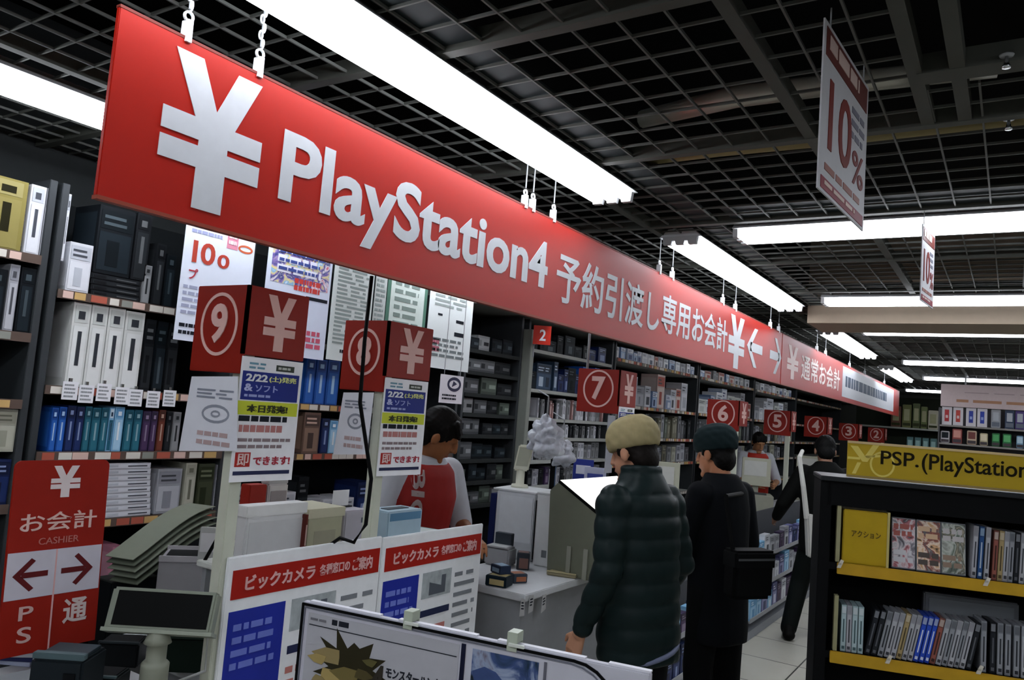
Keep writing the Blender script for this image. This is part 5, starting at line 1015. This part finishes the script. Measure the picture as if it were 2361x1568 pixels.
# ================================================================ display board in the foreground
FA = R(9.5); FU = V((math.cos(FA), math.sin(FA), 0)); A = dep(697, 1386, 1.9); FV = V((0, 0, 1)); ff = Fr(A, FU, FV)
def onff(px, py, c=0):
    d = _ray(px, py); o = A + ff.n * c; k = (o - EYE).dot(ff.n) / d.dot(ff.n); p = EYE + d * k - A; return p.dot(FU), p.z
wB = onff(1500, 1552)[0]; zB = -.62; z0 = A.z
t = thing('display_board', 'white display board with a black outline and game posters, in the foreground', 'display board', (A + FU * wB / 2) - V((0, 0, A.z)))
mb = MB(); mb.fbox(ff, 0, zB, wB, .0, -.02, 0); mb.build('panel', M('#b8b8c2', .4), t, bevel=.003)
def outline(mb, off, w, m=0):
    p = [(off, zB), (off, -off)] ; r = .10; e = wB - .055 - off
    p += [(e - r, -off)] + [(e - r + r * math.sin(R(a)), -off - r + r * math.cos(R(a))) for a in (15, 30, 45, 60, 75)] + [(e, -off - r), (e, zB)]
    for a, b in zip(p, p[1:]):
        d = (V((b[0], b[1], 0)) - V((a[0], a[1], 0))).normalized(); n = V((-d.y, d.x, 0)) * w / 2; x = d * w * .3
        mb.prism(ff, [(a[0] + n.x - x.x, a[1] + n.y - x.y), (b[0] + n.x + x.x, b[1] + n.y + x.y), (b[0] - n.x + x.x, b[1] - n.y + x.y), (a[0] - n.x - x.x, a[1] - n.y - x.y)], .0001, .003)
mb = MB(); outline(mb, .005, .006); mb.build('black_outline', BLACK, t)
mb = MB(); outline(mb, .012, .0025); mb.build('inner_outline', M('#6a6c78', .4), t)
for k in range(4):
    mb = MB(); a = .02 + k * .25; mb.fbox(ff, a, 0, min(a + .2, wB), .004, -.018, -.004); mb.build('top_seam', M('#d4d4dc', .4), t)
# poster one: pale with a dark gold emblem
pa = onff(712, 1420)[0]; pb = onff(1060, 1490)[0]
p1 = thing('game_poster', 'pale game poster with a dark gold spiky emblem and black lettering on the display board', 'poster', ff.p((pa + pb) / 2, zB, .003)); pw = pb - pa
mb = MB(); mb.fbox(ff, pa, zB + .01, pb, -.022, .0002, .0012); mb.build('sheet', M('#a8a8ae', .5), p1)
mb = MB(); mb.fbox(ff, pa + .005, -.05, pb - .005, -.048, .0012, .002); mb.build('rule', INK, p1)
scribble(ff, pa + .07, -.043, pa + .12, -.028, 1, INK, p1, seed=91, base=.0012, word=.5, fill=.8); scribble(ff, pa + .008, -.04, pa + .06, -.03, 1, M('#6a6a70', .6), p1, seed=92, base=.0012, word=.4)
rn = random.Random(5); ca, cb = pa + pw * .31, -.135; pts = []
for k in range(26):
    a = 2 * math.pi * k / 26; r_ = (1.0 if k % 2 == 0 else .62) * (.8 + .4 * rn.random()); pts.append((ca + math.cos(a) * r_ * .10, cb + math.sin(a) * r_ * .082))
mb = MB(); mb.prism(ff, pts, .0012, .002); em = mb.build('emblem', M('#2e2a1c', .5), p1)
for k, (x, y, r_, c_) in enumerate([(-.055, .025, .035, '#8c7c54'), (-.05, -.02, .03, '#a08c58'), (.0, -.01, .035, '#6c6038'), (.04, .0, .022, '#4c4428'), (-.085, .012, .022, '#a08c58'), (-.08, -.035, .02, '#8c7c54'), (.06, .03, .016, '#55502e')]):
    mb = MB(); mb.prism(ff, [(ca + x + r_ * math.cos(j * 1.05 + k) * (1.5 if j % 2 else .8), cb + y + r_ * .55 * math.sin(j * 1.05 + k)) for j in range(6)], .002, .0026 + .0003 * k); mb.build('emblem_plate', M(c_, .5), em)
text('4', ff, ca + .06, cb - .05, ca + .1, cb + .03, M('#34302a', .5), em, .03, base=.002)
text('モンスターハンター4', ff, pa + pw * .56, -.128, pb - .012, -.105, INK, p1, .02, base=.0012)
text('攻略', ff, pa + pw * .56, -.20, pa + pw * .80, -.14, INK, p1, .03, base=.0012); text('本', ff, pa + pw * .82, -.20, pb - .015, -.14, INK, p1, .03, base=.0012)
# two blurred picture posters to the right
for k, (x0, x1, ct, lb, cols) in enumerate([(1092, 1245, -.02, 'dark blue picture poster on the display board, right of the pale poster', ('#20344a', '#3a4c78', '#54302e', '#18302e')), (1303, 1405, -.062, 'dark picture poster at the rounded end of the display board', ('#28323e', '#3c4674', '#5a5430', '#20262c'))]):
    a, b = onff(x0, 1480 + 40 * k)[0], onff(x1, 1500 + 40 * k)[0]; p2 = thing('game_poster', lb, 'poster', ff.p((a + b) / 2, zB, .003))
    mb = MB(); mb.fbox(ff, a, zB + .01, b, ct - .004, .0002, .0014); mb.build('picture', M_cover(['#10161c', cols[0], cols[1], '#8c98b0', cols[2], cols[3]], 12, k + 5), p2)
    for j in range(3):
        mb = MB(); rn = random.Random(k * 5 + j); cx_, cy_ = a + (b - a) * (.25 + .25 * j), ct - .06 - .03 * j; mb.prism(ff, [(cx_ + .04 * math.cos(q * .9) * (.6 + .5 * rn.random()), cy_ + .03 * math.sin(q * .9) * (.6 + .5 * rn.random())) for q in range(7)], .0014, .002 + .0003 * j); mb.build('figure_shape', M(cols[1 + j], .5, noise=.4, scale=30), p2)
    mb = MB(); mb.fbox(ff, b + .012, zB + .01, b + .018, ct, .0002, .002); mb.build('side_rule', M('#5c5c66', .4), t)
mb = MB(); a = onff(1070, 1480)[0]; mb.fbox(ff, a - .004, zB + .01, a + .006, -.018, .0002, .003); mb.build('dark_divider', M('#1a1c30', .4), t)
for k in (-1, 1):
    mb = MB(); a = wB / 2 + k * wB * .4; mb.fbox(ff, a - .02, -A.z + .0, a + .02, zB + .05, -.06, -.0205); mb.fbox(ff, a - .02, -A.z, a + .02, -A.z + .02, -.25, .2); mb.build('leg', GREY, t)
for px, py, lb in ((945, 1412, 'small clear clip on the top edge of the display board, left one'), (1185, 1452, 'small clear clip on the top edge of the display board, right one')):
    a = onff(px, py)[0]; t = thing('board_clip', lb, 'clip', ff.p(a, 0, -.01)); mb = MB(); mb.prism(Fr(ff.p(a - .012, 0, 0), ff.v, ff.n), [(-.012, .006), (.028, .006), (.028, -.028), (-.012, -.028), (-.012, -.024), (.006, -.024), (.006, .0045), (-.012, .0045)], 0, .024); mb.build('clip', M('#a8b0a0', .3), t, bevel=.006); mb = MB(); mb.fbox(ff, a - .006, .0, a + .03, .006, .006, .012); mb.build('tab', M('#c8ccc4', .3), t)
# ================================================================ hanging price signs on the right
def hang_sign(label, c0, c1, zt, h, seed):
    u = V((c1[0] - c0[0], c1[1] - c0[1], 0)); w = u.length; f = Fr((c0[0], c0[1], zt - h), u, (0, 0, 1)); t = thing('price_sign', label, 'sign', f.p(w / 2, 0), 'hanging price signs')
    mb = MB(); mb.fbox(f, 0, 0, w, h, -.004, 0); mb.build('sheet', M('#b4b4b8', .6), t)
    for a, b, m in ((.80, .97, '#5a2018'), (.02, .09, '#7c2434')):
        mb = MB(); mb.fbox(f, .04 * w, a * h, .96 * w, b * h, 0, .0015); s = mb.build('red_band', M(m, .6), t); scribble(f, .1 * w, (a + .02) * h, .9 * w, (b - .01) * h, 1, M('#c8b0a8', .6), s, seed=seed, base=.0015, word=.2, fill=.6)
    text('10', f, .14 * w, .27 * h, .62 * w, .70 * h, M('#6c2018', .6), t, .01); text('%', f, .66 * w, .24 * h, .93 * w, .46 * h, M('#6c3030', .6), t, .01)
    scribble(f, .62 * w, .5 * h, .94 * w, .74 * h, 3, M('#6c6c78', .6), t, seed=seed + 1, word=.4); scribble(f, .1 * w, .12 * h, .9 * w, .2 * h, 1, M('#8c5c54', .6), t, seed=seed + 2, word=.2)
    for a in (.12, .88):
        mb = MB(); mb.tube([f.p(w * a, h, -.002), f.p(w * a, h + (ZC + .01 - zt), -.002)], .002, 6); mb.build('cord', GREY, t)
zt = 2.71; a, b = onz(1903, 40, zt), onz(2003, 203, zt); hang_sign('large white and red hanging price sign seen nearly edge on, upper right', a, b, zt, zt - z_at(432, a.y, a.x), 95)
zt = 2.68; a, b = onz(2128, 515, zt), onz(2156, 545, zt); hang_sign('smaller hanging price sign, farther down, over the crosswise lights', a, b, zt, zt - z_at(692, a.y, a.x), 105)
# ================================================================ far end of the aisle
FY = 13.0
def fp(px, py, y=FY): p = ony(px, py, y); return p.x, p.z
f13 = Fr((0, FY, 0), (1, 0, 0), (0, 0, 1))
x0, zt = fp(2170, 885); x1 = 1.3; zb = fp(2170, 936)[1]
t = thing('wall_sign', 'far pale pink wall sign over the red and blue cards', 'sign', ((x0 + x1) / 2, FY, zb)); mb = MB(); mb.fbox(f13, x0, zb, x1, zt, -.04, 0); mb.build('panel', M('#c4b2b2', .6), t)
scribble(f13, x0 + .2, zb + .05, x1 - .3, zb + .13, 1, M('#a87c60', .6), t, seed=120, word=.15); scribble(f13, x0 + .3, zb + .2, x1 - .4, zt - .1, 1, M('#a09090', .6), t, seed=121, word=.2)
for k in (0, 1):
    mb = MB(); a = x0 + .3 + k * 1.4; mb.box((a, FY - .03, zt), (a + .02, FY - .01, 2.75)); mb.build('hanger', GREY, t)
# display gondola with cards, figures and boxes
gx0, gz = fp(2165, 1028)[0], 1.72
t = thing('display_gondola', 'far tall gondola under the pale pink wall sign', 'gondola', ((gx0 + 1.5) / 2, FY + .2, 0))
mb = MB(); mb.box((gx0, FY + .38, 0), (1.5, FY + .42, zb - .02)); mb.build('back_panel', M('#3c3c40', .6), t)
for z in (.5, .95, 1.35, gz, fp(2225, 982)[1]):
    mb = MB(); mb.box((gx0, FY + .02, z - .025), (1.5, FY + .38, z - .001)); mb.build('shelf', M('#84807c', .5), t)
for x in (gx0 - .02, 1.5):
    mb = MB(); mb.box((x, FY + .02, 0), (x + .02, FY + .42, zb - .02)); mb.build('side_panel', M('#4a4a4c', .6), t)
zc = fp(2225, 982)[1]; zh = fp(2225, 940)[1]
for k, (px, c_, nm) in enumerate([(2182, '#a83438', 'red'), (2208, '#b04038', 'red'), (2238, '#2a3a90', 'blue'), (2264, '#2c3f9c', 'blue')]):
    a, b = fp(px - 11, 960)[0], fp(px + 12, 960)[0]; f = Fr((a, FY + .05, zc), (1, 0, 0), (0, 0, 1)); t = thing('display_card', 'white framed %s card on the far gondola, %s of the four cards' % (nm, nth(k)), 'card', ((a + b) / 2, FY + .05, zc), 'framed cards on the far gondola')
    mb = MB(); mb.fbox(f, 0, .001, b - a, zh - zc, -.02, 0); mb.build('frame', M('#c8c4c8', .5), t); mb = MB(); mb.fbox(f, .035, .05, b - a - .035, zh - zc - .04, 0, .003); mb.build('picture', M(c_, .5, noise=.3, scale=20), t)
    mb = MB(); mb.fbox(f, (b - a) * .38, .1, (b - a) * .62, zh - zc - .12, .003, .006); mb.build('mark', M('#d0b4b4' if k < 2 else '#8c9ccc', .5), t)
for k, (px, c_, nm) in enumerate([(2296, '#8c9094', 'grey'), (2328, '#283850', 'navy'), (2352, '#42306a', 'purple')]):
    a, b = fp(px - 11, 960)[0], fp(px + 11, 960)[0]; obox('toy_box', nm + ' toy box right of the framed cards on the far gondola', 'box', ((a + b) / 2, FY + .16, zc), (b - a, .2, .26), 0, c_, .006, [('window', '#a4a8b0', -(b - a) * .3, .1, (b - a) * .3, .22, .1, .102), ('print', '#5c6470', -(b - a) * .4, .02, (b - a) * .4, .08, .1, .102)])
HS = min(.82, (zc - gz - .05) / .34)
for k, (px, w, h, c_, d_, nm) in enumerate([(2178, 22, .27, '#b8b4b8', '#20242a', 'white packet with a dark band'), (2206, 24, .34, '#8c4440', '#c88c80', 'red figure packet'), (2240, 24, .32, '#c0a890', '#6c3834', 'tan figure packet'), (2268, 20, .28, '#b4a888', '#dccfb4', 'cream packet'), (2296, 20, .30, '#1f6434', '#4c9c5c', 'first green box'), (2322, 22, .30, '#206a38', '#58a868', 'second green box'), (2352, 18, .28, '#6c90a8', '#b0c8d4', 'pale blue box')]):
    a, b = fp(px - w / 2, 1005)[0], fp(px + w / 2, 1005)[0]; obox('toy_packet', nm + ' on the far gondola, below the framed cards', 'packet', ((a + b) / 2, FY + .18, gz), (b - a - .01, .2, h * HS), 0, c_, .008, [('print', d_, -(b - a) * .35, h * .25, (b - a) * .35, h * HS * .9, .1, .102), ('foot_print', '#40383c', -(b - a) * .4, h * .04, (b - a) * .4, h * .18, .1, .102)])
# dim shelf between the banner end and the gondola
FY2 = 16.0; a0, a1 = ony(2075, 960, FY2).x, ony(2168, 960, FY2).x
t = thing('end_shelf', 'dim green grey shelf beyond the end of the red banner', 'shelving', ((a0 + a1) / 2, FY2 + .2, 0))
mb = MB(); mb.box((a0 - .8, FY2 + .36, 0), (a1, FY2 + .4, 2.5)); mb.build('back_panel', M('#22261e', .7), t)
for z in (.6, 1.1, 1.55, ony(2120, 988, FY2).z, ony(2120, 1010, FY2).z - .2):
    mb = MB(); mb.box((a0 - .8, FY2, z - .03), (a1, FY2 + .36, z)); mb.build('shelf', M('#8c9088', .5), t)
zz = ony(2120, 988, FY2).z
for k, (px, w, h, c_, nm) in enumerate([(2065, 24, .38, '#5c3c2c', 'brown'), (2090, 22, .42, '#5c6030', 'olive'), (2112, 18, .45, '#48542c', 'dark olive'), (2130, 16, .4, '#586434', 'moss green'), (2151, 24, .34, '#a8a490', 'cream')]):
    a, b = ony(px - w / 2, 960, FY2).x, ony(px + w / 2, 960, FY2).x; obox('display_box', nm + ' display box on the dim shelf beyond the banner end', 'box', ((a + b) / 2, FY2 + .15, zz), (b - a - .01, .2, h), 0, c_, .008, [('print', '#8c8c68', -(b - a) * .3, h * .3, (b - a) * .3, h * .8, .1, .102), ('band', '#30341c', -(b - a) * .4, h * .08, (b - a) * .4, h * .2, .1, .102)])
zz = ony(2120, 1010, FY2).z - .2
for k, px in enumerate((2098, 2116, 2134, 2152)):
    a, b = ony(px - 8, 1000, FY2).x, ony(px + 8, 1000, FY2).x; obox('display_box', 'teal grey case, %s from left, low on the dim shelf beyond the banner end' % nth(k), 'box', ((a + b) / 2, FY2 + .15, zz), (b - a - .01, .2, .2), 0, '#4c6c6c', .006, [('print', '#84a4a0', -(b - a) * .3, .05, (b - a) * .3, .15, .1, .102), ('lid', '#38504e', -(b - a) * .45, .2, (b - a) * .45, .21, -.09, .09)])
